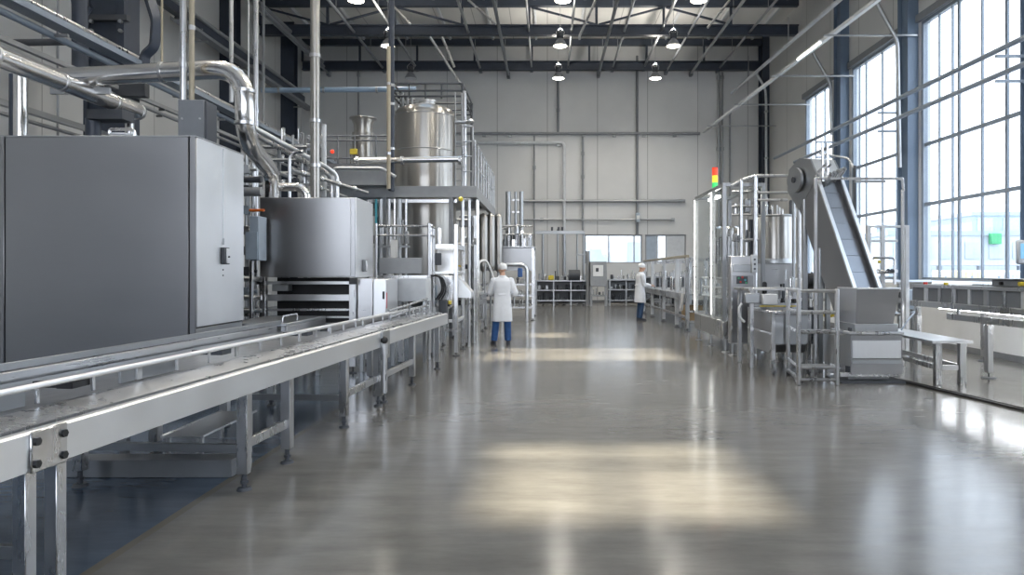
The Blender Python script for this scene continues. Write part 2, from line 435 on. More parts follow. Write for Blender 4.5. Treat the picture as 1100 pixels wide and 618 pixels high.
# steel columns
def h_column(name, x, y, w, d, mat, label, z1=ZR):
    mb = MB()
    mb.box(x-w/2, x+w/2, y-d/2, y-d/2+.05, 0, z1); mb.box(x-w/2, x+w/2, y+d/2-.05, y+d/2, 0, z1); mb.box(x-.05, x+.05, y-d/2+.05, y+d/2-.05, 0, z1)
    mb.box(x-w/2-.06, x+w/2+.06, y-d/2-.06, y+d/2+.06, 0, .05)
    struct(mb, name, mat, label, 'column')
for i, y in enumerate((31.4, 26.1, 21.28, 15.68, 11.45)):
    if i: h_column(f'column_{i+1}', XR-.16, y, .32, .62, 'column_blue', f'blue-grey steel column between the tall windows')
h_column('column_7', XR-.16, 35.4, .36, .7, 'navy', 'dark steel column in the far right corner')
h_column('column_8', XL+.3, 33.4, .65, .5, 'navy', 'dark steel column near the far left corner')
h_column('column_9', XL+.3, 27.2, .62, .5, 'navy', 'dark steel column on the left wall')
# large column on the left wall, with brackets and bent service ducts
t = thing('column_10', 'big dark steel column behind the left oven', 'column', (X(116, 17), 17, 0), kind='structure')
x0, x1 = X(96, 17), X(136, 17)
MB().box(x0, x1-.18, 17, 17.5, 0, ZR).build('column_web', 'navy', t)
MB().box(x1-.17, x1, 16.9, 17.55, 0, ZR).build('column_flange', 'navy', t)
MB().box(x0-.1, x0-.004, 16.92, 17.55, 0, ZR).build('column_flange', 'navy', t)
for py in (20, 75): MB().box(x0-.14, x1+.1, 16.84, 16.99, Z(py+4, 17), Z(py-2, 17)).build('bracket', 'dark_paint', t)
for px in (100, 131):
    mb = MB()
    for py in (24, 34, 79): mb.cyl((X(px, 16.9), 16.88, Z(py, 16.9)), (X(px, 16.9), 16.80, Z(py, 16.9)), .045, n=6)
    mb.build('bolt', 'dull_steel', t)

# roof trusses
def truss(i, y, zb=11.66, hb=.44, zt=13.2):
    xl, xr = XL+.25, XR-.3
    t = thing(f'trim_{10+i}', 'dark blue steel roof truss spanning the hall', 'truss', (0, y, zb), kind='structure')
    mb = MB(); mb.box(xl, xr, y-.14, y+.14, zb, zb+.05); mb.box(xl, xr, y-.14, y+.14, zb+hb-.05, zb+hb); mb.box(xl, xr, y-.03, y+.03, zb+.05, zb+hb-.05)
    mb.build('bottom_chord', 'navy', t)
    MB().box(xl, xr, y-.12, y+.12, zt-.3, zt).build('top_chord', 'navy', t)
    n = 8; st = (xr-xl)/n
    for k in range(n):
        a = xl+st*k
        MB().box(a-.05, a+.05, y-.05, y+.05, zb+hb, zt-.3, 0).build('web_post', 'navy', t)
        if i == 0: continue
        if k % 2 == 0: MB().bar((a+st, y, zb+hb+.03), (a+.1, y, zt-.33), .08, .08).build('web_brace', 'navy', t)
        elif k % 4 == 1: MB().bar((a+.1, y, zb+hb+.03), (a+st, y, zt-.33), .08, .08).build('web_brace', 'navy', t)
for i, y in enumerate((35.4, 30.2, 25.0, 20.0)): truss(i, y)
# purlins under the deck
for k in range(11):
    x = XL+1.2+k*2.15
    struct(MB().box(x-.05, x+.05, 19, 35.9, ZR-.16, ZR-.005, 0), f'trim_{30+k}', 'pale_paint', 'grey purlin under the roof deck', 'purlin')

# high-bay lamps
def lamp(proto=[None]):
    t = thing('high_bay_lamp', '', 'lamp', (0, 0, 0), group='high-bay lamps under the roof', local=True)
    MB().lathe((0, 0, 0), [(.265, 0), (.27, .02), (.25, .06), (.17, .20), (.10, .28), (.09, .30), (.085, .30), (.15, .20), (.235, .06), (.255, .022), (.265, 0)], 28, caps=False).build('reflector', 'mid_paint', t)
    h = MB().lathe((0, 0, 0), [(.10, .30), (.135, .33), (.135, .50), (.09, .55), (.03, .57)], 20).build('ballast_housing', 'dark_paint', t)
    MB().tube([(-.13, 0, .42), (-.17, 0, .55), (0, 0, .72), (.17, 0, .55), (.13, 0, .42)], .012, 6, .05).build('yoke', 'steel', t)
    MB().lathe((0, 0, 0), [(.01, .03), (.15, .025), (.25, .018), (.255, .0), (.17, -.03), (.01, -.045)], 24).build('lens', 'lens', t)
    MB().cyl((0, 0, .70), (0, 0, 2.94), .009, n=6).build('suspension_rod', 'dull_steel', t)
    return t
LROW = {'middle': .5, 'right': 4.9, 'left': -6.2}
proto = lamp(); first = True
POWER = 240
for row, lx in LROW.items():
    for k, y in enumerate((32.1, 27.5, 22.9, 18.3, 13.7, 9.1)):
        dz = 10.35
        lab = {0: f'lamp nearest the end wall in the {row} row of high-bay lamps', 1: f'second lamp from the end wall in the {row} row of high-bay lamps', 2: f'third lamp from the end wall in the {row} row, cut by the top edge'}.get(k, f'lamp number {k+1} from the end wall in the {row} row')
        if first: t = proto; t.location = (lx, y, dz); t['label'] = lab; first = False
        else: t = copy_tree(proto, lab, (lx, y, dz))
        if row == 'left' and k == 0:
            t['label'] = 'unlit lamp nearest the end wall in the left row of high-bay lamps'
            for c in t.children:
                if c.name.startswith('lens'):
                    c.data = c.data.copy(); c.data.materials[0] = M['pale_paint']
            continue
        ld = bpy.data.lights.new('high_bay_light', 'SPOT'); ld.energy = POWER; ld.color = (1, .94, .84); ld.spot_size = math.radians(150); ld.spot_blend = .6; ld.shadow_soft_size = .25
        lo = bpy.data.objects.new('high_bay_light', ld); COL.objects.link(lo); lo.location = (lx, y, dz-.06)

        ud = bpy.data.lights.new('added_roof_fill', 'SPOT'); ud.energy = POWER*.6; ud.color = (1, .95, .86); ud.spot_size = math.radians(165); ud.spot_blend = .5; ud.shadow_soft_size = .15  # extra upward spot, added to brighten the roof deck
        uo = bpy.data.objects.new('added_roof_fill', ud); COL.objects.link(uo); uo.location = (lx, y, dz+.66); uo.rotation_euler = (math.pi, 0, 0)
# ================================================================ left: long foreground conveyor
def conv_leg(root, x, y, zt, s=.08, foot_h=.12):
    l = MB(); l.box(x-s/2, x+s/2, y-s/2, y+s/2, foot_h, zt, .004); leg = l.build('leg', 'steel', root)
    m = MB(); m.cyl((x, y, .02), (x, y, foot_h), .018, n=10); m.cyl((x, y, 0), (x, y, .022), .055, .045, 16); m.cyl((x, y, .05), (x, y, .07), .03, n=6)
    m.build('levelling_foot', 'dark_paint', leg)
    return leg
cv = thing('belt_conveyor', 'long steel belt conveyor running from the near left corner past the ovens', 'conveyor', (-2.27, 3.125, 0), -.0649, local=True)
YS, YE, YJ = -2.6, 5.25, .08      # section start, end, joint
for a, b in ((YS, YJ-.002), (YJ+.002, YE), (YE+.03, 8.9)):
    XI = -1.35 if a < YE else -.70
    MB().prism([(0, a, .70), (0, a, .865), (-.012, a, .875), (-.05, a, .875), (-.05, a, .70)], (0, b-a, 0)).build('side_beam', 'bright_sheet', cv)
    MB().prism([(-.085, a, .86), (-.085, a, .880), (-.25, a, .905), (-.30, a, .905), (-.30, a, .86)], (0, b-a, 0)).build('sloped_apron', 'steel', cv)
    MB().box(-.084, -.051, a, b, .855, .866, .002).build('edge_groove', 'dark_paint', cv)
    MB().box(XI, XI+.05, a, b, .70, .93, .004).build('side_beam', 'sheet', cv)
    MB().box(XI+.10, -.36, a, b, .845, .868, .002).build('belt', 'belt_steel', cv)
    m = MB(); k = a+.3
    while k < b: m.cyl((XI+.06, k, .80), (-.06, k, .80), .028, n=10); k += .55
    m.build('roller', 'dull_steel', cv)
# joint plate with four black bolts
jp = MB().box(.001, .014, YJ-.108, YJ+.108, .692, .876, .006).build('joint_plate', 'steel', cv)
for dy in (-.08, .08):
    for z in (.73, .83): MB().cyl((.014, YJ+dy, z), (.026, YJ+dy, z), .019, n=6).build('bolt', 'black', jp)
# guide rail
for a, b in ((YS, YE-.02), (YE+.02, 8.85)):
    rl = MB().tube([(-.33, a, 1.005), (-.33, b, 1.005)], .017, 10).build('guide_rail', 'bright_sheet', cv)
    k = a+.22; n = 0
    while k < b:
        w = .05 if n % 3 == 0 else .022
        MB().box(-.337, -.323, k-w/2, k+w/2, .915, .99, .002).build('rail_post', 'steel', rl); k += .40; n += 1
MB().box(-1.27, -1.25, YS, YE, .95, 1.0, .003).build('guide_rail', 'dull_steel', cv)
for k in (-.05, .75, 2.3, 3.9):
    b = MB(); b.box(-.44, -.345, k-.07, k+.07, .945, .985); b.box(-.62, -.44, k-.015, k+.015, .94, .975); b.build('guide_bracket', 'black' if k < 2 else 'dark_paint', cv)
for k in (.25, 1.6): MB().box(-.52, -.50, k-.3, k+.3, .875, .955, .003).build('guide_plate', 'dull_steel', cv)
# legs
for y in (-.005, .175): conv_leg(cv, -.038, y, .70, .064)
for y in (2.0, 2.72, 4.05, 6.75, 8.35): conv_leg(cv, -.055, y, .70)
conv_leg(cv, -.055, 5.20, .70, .10); conv_leg(cv, -.055, 5.42, .87, .07)
for y in (.1, 2.0, 2.9, 4.05, 5.1): conv_leg(cv, -1.30, y, .70)
for y in (6.75, 8.35): conv_leg(cv, -.65, y, .70)
for a, b in ((4.09, 5.15), (2.04, 2.68), (5.46, 6.71)): MB().bar((-.055, a, .33), (-.055, b, .33), .04, .07).build('stretcher', 'steel', cv)
for y in (.1, 2.0, 4.05): MB().bar((-1.26, y, .30), (-.10, y, .30), .04, .06).build('stretcher', 'dull_steel', cv)
# adjuster post with knob near the joint of the far section
kn = MB(); kn.cyl((.03, 5.15, .16), (.03, 5.15, .68), .03, n=12); kn.cyl((.03, 5.15, .62), (.03, 5.15, .74), .05, n=14)
kn.build('adjuster', 'steel', cv); MB().ball((.03, 5.15, .78), .045).build('knob', 'black', cv)
MB().box(.0, .02, 5.12, 5.42, .55, .88).build('joint_plate', 'dull_steel', cv)

# floor plinth and drip tray under the conveyor
solo(MB().box(-3.75, -2.42, 5.42, 5.62, 0, .135, .006), 'floor_plinth', 'mid_paint', 'grey floor plinth lying under the long foreground conveyor', 'plinth')
t = thing('drip_tray', 'shallow steel drip tray on thin legs under the foreground conveyor', 'tray', (-2.95, 6.0, 0))
MB().box(-3.10, -2.79, 5.7, 6.75, .235, .25, .002).build('tray_sheet', 'dull_steel', t)
m = MB(); m.tube([(-2.78, 5.7, .25), (-2.78, 6.75, .25)], .012, 8); m.tube([(-3.11, 5.7, .25), (-3.11, 6.75, .25)], .012, 8); m.build('rim', 'steel', t)
for x in (-3.08, -2.81):
    for y in (5.75, 6.7): MB().box(x-.015, x+.015, y-.015, y+.015, 0, .235).build('leg', 'steel', t)
t = thing('valve_block', 'small pneumatic valve block on a stand under the foreground conveyor', 'valve', P(148, 515, 5.3)[:2] + (0,))
vx, vy = X(148, 5.95), 5.95
MB().box(vx-.14, vx-.08, vy-.03, vy+.03, 0, .30).build('stand', 'dull_steel', t)
for k in range(4): MB().box(vx-.16+k*.07, vx-.11+k*.07, vy-.08, vy, .30, .46).build('valve_body', ('steel', 'blue_grey', 'dark_paint', 'steel')[k], t)
m = MB()
for k in range(3): m.tube([(vx-.135+k*.07, vy, .46), (vx-.10+k*.07, vy+.1, .58), (vx+.2, vy+.2, .6)], .01, 6)
m.build('hose', 'black', t)

# ================================================================ big oven cabinet
oy = 8.0; ox = X(210, oy); ot = Z(147, oy)
t = thing('oven_cabinet', 'huge brushed steel oven cabinet filling the left edge', 'oven', (-6.5, oy, 0))
MB().box(-9.6, ox-.012, oy+.02, 9.26, .12, ot-.01, .004).build('carcass', 'black', t)
xs = [-9.6, X(5, oy), X(203, oy), ox]
for k in range(3): MB().box(xs[k]+.008, xs[k+1]-(.008 if k < 2 else 0), oy, oy+.018, .14, ot, .004).build('front_panel', 'sheet_dark_reflect', t)
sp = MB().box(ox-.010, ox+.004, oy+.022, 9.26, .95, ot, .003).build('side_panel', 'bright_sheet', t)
MB().box(ox-.02, ox-.006, oy+.022, 9.24, .12, .93, .003).build('lower_skirt', 'dull_steel', t)
MB().box(-9.6, ox+.01, oy+.0, 9.27, ot+.001, ot+.015, .003).build('roof_panel', 'sheet', t)
yb = 8.0*(588-210)/(588-239)
bx = MB().box(ox+.004, ox+.05, yb-.05, yb+.09, Z(284, yb), Z(266, yb), .006).build('door_latch', 'dark_paint', t)
MB().box(ox+.05, ox+.062, yb-.01, yb+.085, Z(283, yb), Z(267, yb), .004).build('latch_cover', 'bright_sheet', bx)
MB().cyl((ox+.062, yb+.03, Z(276, yb)), (ox+.075, yb+.03, Z(276, yb)), .012, n=10).build('key_lock', 'black', bx)
m = MB(); m.cyl((ox+.01, yb, Z(262, yb)), (ox+.01, yb, Z(160, yb)), .004, n=6); m.box(ox+.004, ox+.02, yb-.012, yb+.012, Z(263, yb), Z(256, yb)); m.build('conduit', 'dull_steel', t)
m = MB(); m.cyl((ox+.004, yb, Z(290, yb)), (ox+.012, yb, Z(290, yb)), .010, n=8); m.cyl((ox+.004, yb, Z(296, yb)), (ox+.012, yb, Z(296, yb)), .010, n=8); m.build('screw', 'dark_paint', t)
# fittings on top of the oven
fy = 8.5
t = thing('exhaust_flange', 'round exhaust fitting standing on top of the oven cabinet', 'vent', (X(133, fy), fy, ot+.015))
c = (X(133, fy), fy, ot+.015)
MB().lathe(c, [(.17, 0), (.17, .03), (.12, .035), (.12, .08), (.15, .085), (.15, .105), (.10, .11)], 24).build('flange', 'pale_paint', t)
m = MB(); m.tube([(c[0]-.14, fy-.05, c[2]+.10), (c[0]-.14, fy-.05, c[2]+.16), (c[0]+.16, fy-.05, c[2]+.16), (c[0]+.16, fy-.05, c[2]+.03)], .02, 8); m.build('clamp_bow', 'steel', t)
t = thing('junction_box', 'dark grey junction box standing on the rear corner of the oven', 'electrical box', (X(206, 9.0), 9.0, ot+.015))
MB().box(X(191, 8.9), X(219, 8.9), 8.9, 9.2, ot+.015, Z(107, 8.9), .008).build('housing', 'mid_paint', t)
MB().box(X(219, 8.9), X(219, 8.9)+.03, 8.91, 9.19, ot+.03, Z(108, 8.9), .006).build('cover', 'dark_paint', t)
m = MB()
for dz in (.06, .40): m.cyl((X(196, 8.9), 8.9, ot+dz), (X(196, 8.9), 8.885, ot+dz), .012, n=8); m.cyl((X(215, 8.9), 8.9, ot+dz), (X(215, 8.9), 8.885, ot+dz), .012, n=8)
m.build('screw', 'steel', t)

# ================================================================ second machine (hooded cooler)
my = 11.0; a, b = X(279, my), X(382, my); zt, zh = Z(212, my), Z(298, my)
t = thing('hood_machine', 'steel hooded oven standing between the big oven and the tank', 'oven', ((a+b)/2, my, 0))
MB().box(a, b-.004, my+.002, 12.06, zh, zt-.002, .006).build('hood', 'sheet_dark_reflect', t)
MB().box(a+.01, X(377, my), my-.012, my, zh+.02, zt-.012, .003).build('front_panel', 'sheet_dark_reflect', t)
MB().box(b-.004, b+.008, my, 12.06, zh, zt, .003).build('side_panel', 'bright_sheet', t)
ly = my+.42
lt = MB().box(b+.008, b+.06, ly-.06, ly+.06, Z(292, ly), Z(279, ly), .006).build('door_latch', 'grey_paint', t)
MB().box(b+.06, b+.075, ly-.02, ly+.05, Z(291, ly), Z(280, ly), .004).build('latch_cover', 'bright_sheet', lt)
for x, y in ((a+.04, my+.04), (b-.05, my+.04), (a+.04, 12.0), (b-.05, 12.0)):
    lg = MB().box(x-.05, x+.05, y-.05, y+.05, .1, zh, .005).build('leg', 'steel', t)
    f = MB(); foot(f, x, y, .06, .09); f.build('levelling_foot', 'dark_paint', lg)
for py, h in ((303, .05), (319, .10), (332, .035), (340, .03)):
    MB().box(a+.09, b-.10, my+.01, my+.06, Z(py+1, my)-h/2, Z(py+1, my)+h/2, .004).build('cross_bar', 'sheet' if h > .04 else 'steel', t)
for py in (302,):
    for x in (a+.02, b-.03): MB().box(x-.06, x+.06, my-.05, my-.012, Z(py, my)-.05, Z(py, my)+.05, .006).build('clamp', 'black', t)
MB().box(a+.08, b-.12, my+.50, my+.55, .75, zh-.01, .003).build('rear_curtain', 'black', t)
MB().box(a+.15, a+.40, my+.1, my+.3, Z(313, my), Z(305, my), .006).build('sensor_box', 'dull_steel', t)
MB().box(a+.06, b-.1, my+.1, 12.0, .60, .66, .004).build('base_tray', 'dull_steel', t)
# side cabinet joined to the machine
cx0, cx1 = b+.012, X(416, my+.2)
t = thing('drive_cabinet', 'plain steel drive cabinet against the hooded oven with a pink sticker', 'cabinet', ((cx0+cx1)/2, my+.1, 0))
MB().box(cx0, X(399, my), my+.08, 12.0, .55, zh-.02, .006).build('body', 'sheet', t)
dr = MB().box(X(399, my)+.006, cx1, my+.10, 12.0, .55, zh-.03, .006).build('door', 'bright_sheet', t)
MB().box(cx1-.05, cx1-.02, my+.085, my+.10, 1.15, 1.27).build('handle', 'black', dr)
MB().box(cx1+.001, cx1+.004, my+.12, my+.18, 1.0, 1.25).build('sticker', plain('pink', (.7, .18, .2), .5), dr)
for y in (my+.15, 11.9):
    for x in (cx0+.05, cx1-.06): MB().box(x-.03, x+.03, y-.03, y+.03, 0, .55).build('leg', 'dull_steel', t)
# low feed table between oven and hooded machine
t = thing('feed_table', 'low steel feed table between the big oven and the hooded oven', 'table', (-3.7, 10.0, 0))
MB().box(-4.3, -3.42, 9.30, 10.92, .86, .90, .006).build('table_top', 'dull_steel', t)
MB().box(-3.44, -3.42, 9.30, 10.92, .72, .86, .003).build('apron', 'sheet', t)
for x in (-4.22, -3.5):
    for y in (9.4, 10.8): MB().box(x-.03, x+.03, y-.03, y+.03, 0, .86).build('leg', 'dull_steel', t)
m = MB(); m.tube([(-3.5, 9.35, .905), (-3.5, 9.35, .99), (-3.5, 9.9, .99), (-3.5, 9.9, .905)], .012, 8, .05); m.build('hand_loop', 'steel', t)
# electrical cabinet in the gap behind
gy = 10.6
t = thing('wall_cabinet', 'narrow pale blue electrical cabinet in the gap beside the hooded oven', 'cabinet', (X(272, gy), gy, 0))
MB().box(X(268, gy), X(278, gy), gy, gy+.3, Z(280, gy), Z(232, gy), .008).build('body', 'blue_grey', t)
MB().box(X(264, gy), X(277, gy), gy-.02, gy-.001, Z(279, gy), Z(249, gy), .004).build('door', 'blue_grey', t)
MB().box(X(267, gy), X(270, gy), gy+.02, gy+.1, 0, Z(280, gy)).build('stand', 'steel', t)
for i, (py, r, mt) in enumerate(((193, .05, 'dark_paint'), (206, .07, 'grey_paint'), (300, .04, 'steel'), (320, .04, 'steel'), (334, .03, 'dull_steel'))):
    y = 10.72
    solo(MB().cyl((X(236, y), y, Z(py, y)), (X(281, y), y, Z(py, y)), r, n=12), 'service_pipe', mt, ('dark pipe high in the gap between the two ovens', 'thick grey pipe in the gap between the two ovens', 'steel pipe just above belt height in the gap between the ovens', 'steel pipe at belt height in the gap between the ovens', 'thin pipe lowest in the gap between the ovens')[i], 'pipe')
solo(MB().cyl((X(268, 10.5), 10.5, Z(226, 10.5)), (X(284, 10.5), 10.5, Z(226, 10.5)), .02, n=8), 'warning_rod', 'orange', 'short orange rod beside the upper left edge of the hooded oven', 'rod')
t = thing('pipe_rack', 'tall narrow rack of valves and thin pipes in the gap behind the big oven', 'pipe rack', (X(266, 11.6), 11.6, 0))
for px in (265, 272): MB().cyl((X(px, 11.6), 11.6, 0), (X(px, 11.6), 11.6, Z(150, 11.6)), .03, n=8).build('post', 'dull_steel', t)
for k in range(9):
    z = .6+k*.33
    v = MB(); v.cyl((X(260, 11.5), 11.5, z), (X(276, 11.5), 11.5, z), .025, n=8); v.box(X(266, 11.5)-.05, X(266, 11.5)+.05, 11.43, 11.5, z-.07, z+.07); v.build('valve_body', ('dull_steel', 'steel', 'blue_grey', 'dark_paint')[k % 4], t)

# ================================================================ ducts over the ovens
t = thing('exhaust_duct', 'shiny elbowed exhaust duct bending down onto the hooded oven', 'duct', P(290, 213, 11.4))
pts = [P(60, 84, 9.6), P(263, 73, 9.6), P(263, 150, 9.6), P(291, 184, 11.3), P(291, 213, 11.4)]
MB().tube(pts, .128, 20, .55).build('duct_body', 'duct', t)
for q, d in (((X(175, 9.6), 9.6, Z(77.7, 9.6)), (1, 0, .05)), (P(263, 98, 9.6), (0, 0, 1)), (P(263, 133, 9.6), (0, 0, 1)), (P(291, 209, 11.4), (0, 0, 1))):
    q = Vector(q); d = Vector(d).normalized(); MB().cyl(q-d*.02, q+d*.02, .137, n=20).build('band', 'steel', t)
t = thing('long_duct', 'straight shiny duct sloping over the oven toward the end wall', 'duct', (-6.2, 8, 4))
MB().tube([(-6.2, 4.2, 4.0), (-6.2, 10.75, 4.0)], .115, 20).build('duct_body', 'duct', t)
for y in (7.9, 9.0, 10.1, 10.7): MB().cyl((-6.2, y-.02, 4.0), (-6.2, y+.02, 4.0), .124, n=20).build('band', 'steel', t)
MB().tube([(-6.2, 10.5, 3.9), (-6.2, 10.5, 3.3)], .06, 12).build('drop_pipe', 'steel', t)
MB().bar((-6.7, 9.55, 4.02), (-5.9, 9.55, 4.02), .05, .09).build('bracket', 'dull_steel', t)
MB().box(-6.45, -5.95, 9.9, 10.2, 3.72, 3.86).build('saddle', 'dark_paint', t)
MB().cyl((-6.45, 10.05, 3.75), (-6.45, 10.05, 3.02), .10, n=12).build('strut', 'navy', t)

# vertical stand pipes and conduits
def vpipe(name, px, y, py0, py1, r, mat, label, clamps=(), cat='pipe', z0=None, z1=None):
    x = X(px, y); za = Z(py1, y) if z0 is None else z0; zb = Z(py0, y) if z1 is None else z1
    if not clamps: return solo(MB().cyl((x, y, za), (x, y, zb), r, n=16), name, mat, label, cat)
    t = thing(name, label, cat, (x, y, za))
    MB().cyl((x, y, za), (x, y, zb), r, n=16).build('pipe_run', mat, t)
    for py in clamps: MB().cyl((x, y, Z(py, y)-.03), (x, y, Z(py, y)+.03), r*1.25, n=16).build('clamp', 'steel', t)
    return t
vpipe('stand_pipe', 338.5, 13, 0, 0, .085, 'tank_steel', 'thickest vertical steel pipe, rising from behind the hooded oven to the roof', (60, 130, 178), z0=0, z1=ZR)
vpipe('stand_pipe', 275, 12.5, 0, 0, .042, 'steel', 'slim vertical steel pipe just right of the elbowed duct', (45, 120), z0=0, z1=ZR)
vpipe('stand_pipe', 197, 9.3, 0, 0, .045, 'steel', 'steel pipe dropping from the roof into the dark junction box', (70,), z0=Z(107, 9.0), z1=ZR)
vpipe('stand_pipe', 206, 9.32, 0, 0, .035, 'tan_pipe', 'yellowish pipe dropping from the roof into the dark junction box', (30,), z0=Z(107, 9.0), z1=ZR)
vpipe('stand_pipe', 248.5, 15, 0, 110, .045, 'steel', 'vertical pipe behind the top bend of the elbowed duct', (), z1=ZR)
vpipe('stand_pipe', 420.5, 16.9, 0, 205, .07, 'navy', 'dark vertical post beside the tank rising from the platform to the roof', (92, 112, 160), z1=ZR)
vpipe('stand_pipe', 417.5, 16.2, 50, 203, .045, 'tan_pipe', 'pale vertical pipe left of the tank', (90, 165))
vpipe('stand_pipe', 348, 14.5, 134, 212, .05, 'pale_paint', 'short pale pipe right behind the thickest vertical pipe')
vpipe('stand_pipe', 22, 10, 80, 150, .09, 'polished', 'bright vertical pipe above the far left end of the oven', (), z0=ot+.015)
vpipe('stand_pipe', 15, 10, 80, 150, .06, 'navy', 'dark vertical post above the far left end of the oven', (), z0=ot+.015)
vpipe('stand_pipe', 62, 15.5, 0, 150, .025, 'grey_paint', 'thin conduit on the wall left of the big dark column', (), z1=ZR)
vpipe('stand_pipe', 174, 13, 0, 76, .02, 'tan_pipe', 'thin curved wire conduit in front of the big dark column', (), z1=ZR)
vpipe('stand_pipe', 267, 14, 0, 150, .018, 'steel', 'thin conduit between the elbowed duct and slim pipe', (), z1=ZR)
vpipe('stand_pipe', 283, 26, 0, 190, .05, 'grey_paint', 'grey conduit on the left wall behind the slim pipe', (), z1=ZR)
t = thing('bent_duct', 'dark square duct with a kink beside the big dark column', 'duct', P(155, 72, 15))
MB().tube([P(152, -30, 15), P(168, 22, 15), P(166, 50, 15), P(155, 60, 15), P(155, 74, 15)], .12, 4, .1).build('duct_body', 'navy', t)
solo(MB().tube([P(76, -30, 15.5), P(82, 22, 15.5), P(82, 30, 15.5), P(97, 8, 15.5)], .06, 8, .2), 'bent_duct', 'navy', 'thin dark bent pipe left of the big dark column', 'pipe')
vpipe('stand_pipe', 86, 15.4, 0, 75, .16, 'navy', 'dark round duct left of the big dark column', (), z1=ZR)

# long pipe and tray runs along the left wall (all parallel to the aisle)
def run(name, px, py, y, y0, y1, kind, mat, label, r=.05, cat='pipe', n_h=3):
    x, z = X(px, y), Z(py, y)
    t = thing(name, label, cat, (x, y0, z))
    if kind == 'pipe': MB().cyl((x, y0, z), (x, y1, z), r, n=12).build('pipe_run', mat, t)
    elif kind == 'tray':
        MB().box(x-r, x+r, y0, y1, z-.015, z, .002).build('tray_bed', mat, t)
        for s in (-1, 1): MB().box(x+s*r-.01, x+s*r+.01, y0, y1, z-.015, z+.10, .002).build('tray_side', mat, t)
        MB().cyl((x, y0, z+.05), (x, y1, z+.05), .045, n=8).build('cable', 'dark_paint', t)
    else:
        MB().box(x-r, x+r, y0, y1, z-r, z+r, .004).build('rail_run', mat, t)
    for k in range(n_h):
        q = y0 + (y1-y0)*(k+.5)/n_h
        MB().bar((x-r*1.6, q, z-r-.03), (x+r*1.6, q, z-r-.03), .05, .05).build('bracket', 'dull_steel', t)
    return t
run('cable_tray', 60, 28, 12.5, 6, 32, 'tray', 'frame_paint', 'wide cable tray crossing in front of the big dark column', .14, 'cable tray', 6)
run('cable_tray', 60, 17, 12.7, 6, 32, 'pipe', 'steel', 'bright pipe riding just above the wide cable tray', .06)
run('wall_pipe', 60, 40, 12.6, 6, 32, 'pipe', 'frame_paint', 'blue-grey pipe just under the wide cable tray', .06)
run('wall_rail', 60, 66, 14.5, 7, 30, 'bar', 'grey_paint', 'grey wall rail in shade under the cable tray at the far left', .05, 'rail')
run('wall_pipe', 60, 76, 14.6, 7, 30, 'pipe', 'grey_paint', 'grey pipe lower on the wall at the far left', .05)
run('wall_rail', 40, 122, 14.5, 9, 24, 'bar', 'dull_steel', 'lowest wall rail seen above the far left end of the oven', .06, 'rail')
run('wall_pipe', 40, 133, 14.6, 9, 24, 'pipe', 'dull_steel', 'lowest wall pipe seen above the far left end of the oven', .04)
solo(MB().cyl(P(14, 46, 14.3), P(72, 45, 14.3), .07, n=10), 'cross_pipe', 'dark_paint', 'short dark cross pipe tying the wall rails at the far left', 'pipe')
run('wall_rail', 230, 40, 25, 17.6, 34, 'bar', 'navy', 'dark crane rail along the left wall behind the pipes', .13, 'rail', 4)
run('wall_pipe', 215, 20, 24, 17.7, 34, 'pipe', 'grey_paint', 'grey pipe above the dark crane rail on the left wall', .07)
run('wall_rail', 285, 86, 29, 22, 34.5, 'tray', 'mid_paint', 'lower cable tray ending near the far left column', .16, 'cable tray', 4)
run('wall_pipe', 290, 14, 28, 20, 34.5, 'pipe', 'mid_paint', 'high pipe along the top of the left wall near the far truss', .10)
run('wall_pipe', 296, 24, 28.4, 20, 34.5, 'pipe', 'mid_paint', 'second high pipe under the top pipe near the far truss', .08)
solo(MB().box(X(97, 16.6), X(157, 16.6), 16.55, 16.75, Z(104, 16.6), Z(88, 16.6), .01), 'wall_box', 'dark_paint', 'dark horizontal box at the foot of the big dark column above the oven', 'electrical box')
t = thing('cross_pipe', 'pale blue horizontal pipe running behind the tank top', 'pipe', P(360, 97, 27))
MB().cyl(P(281, 97, 27), P(447, 96, 27), .10, n=16).build('pipe_run', 'pipe_blue', t)
for px in (300, 348, 405): MB().cyl((X(px, 27)-.04, 27, Z(96.6, 27)), (X(px, 27)+.04, 27, Z(96.6, 27)), .125, n=16).build('clamp', 'dull_steel', t)
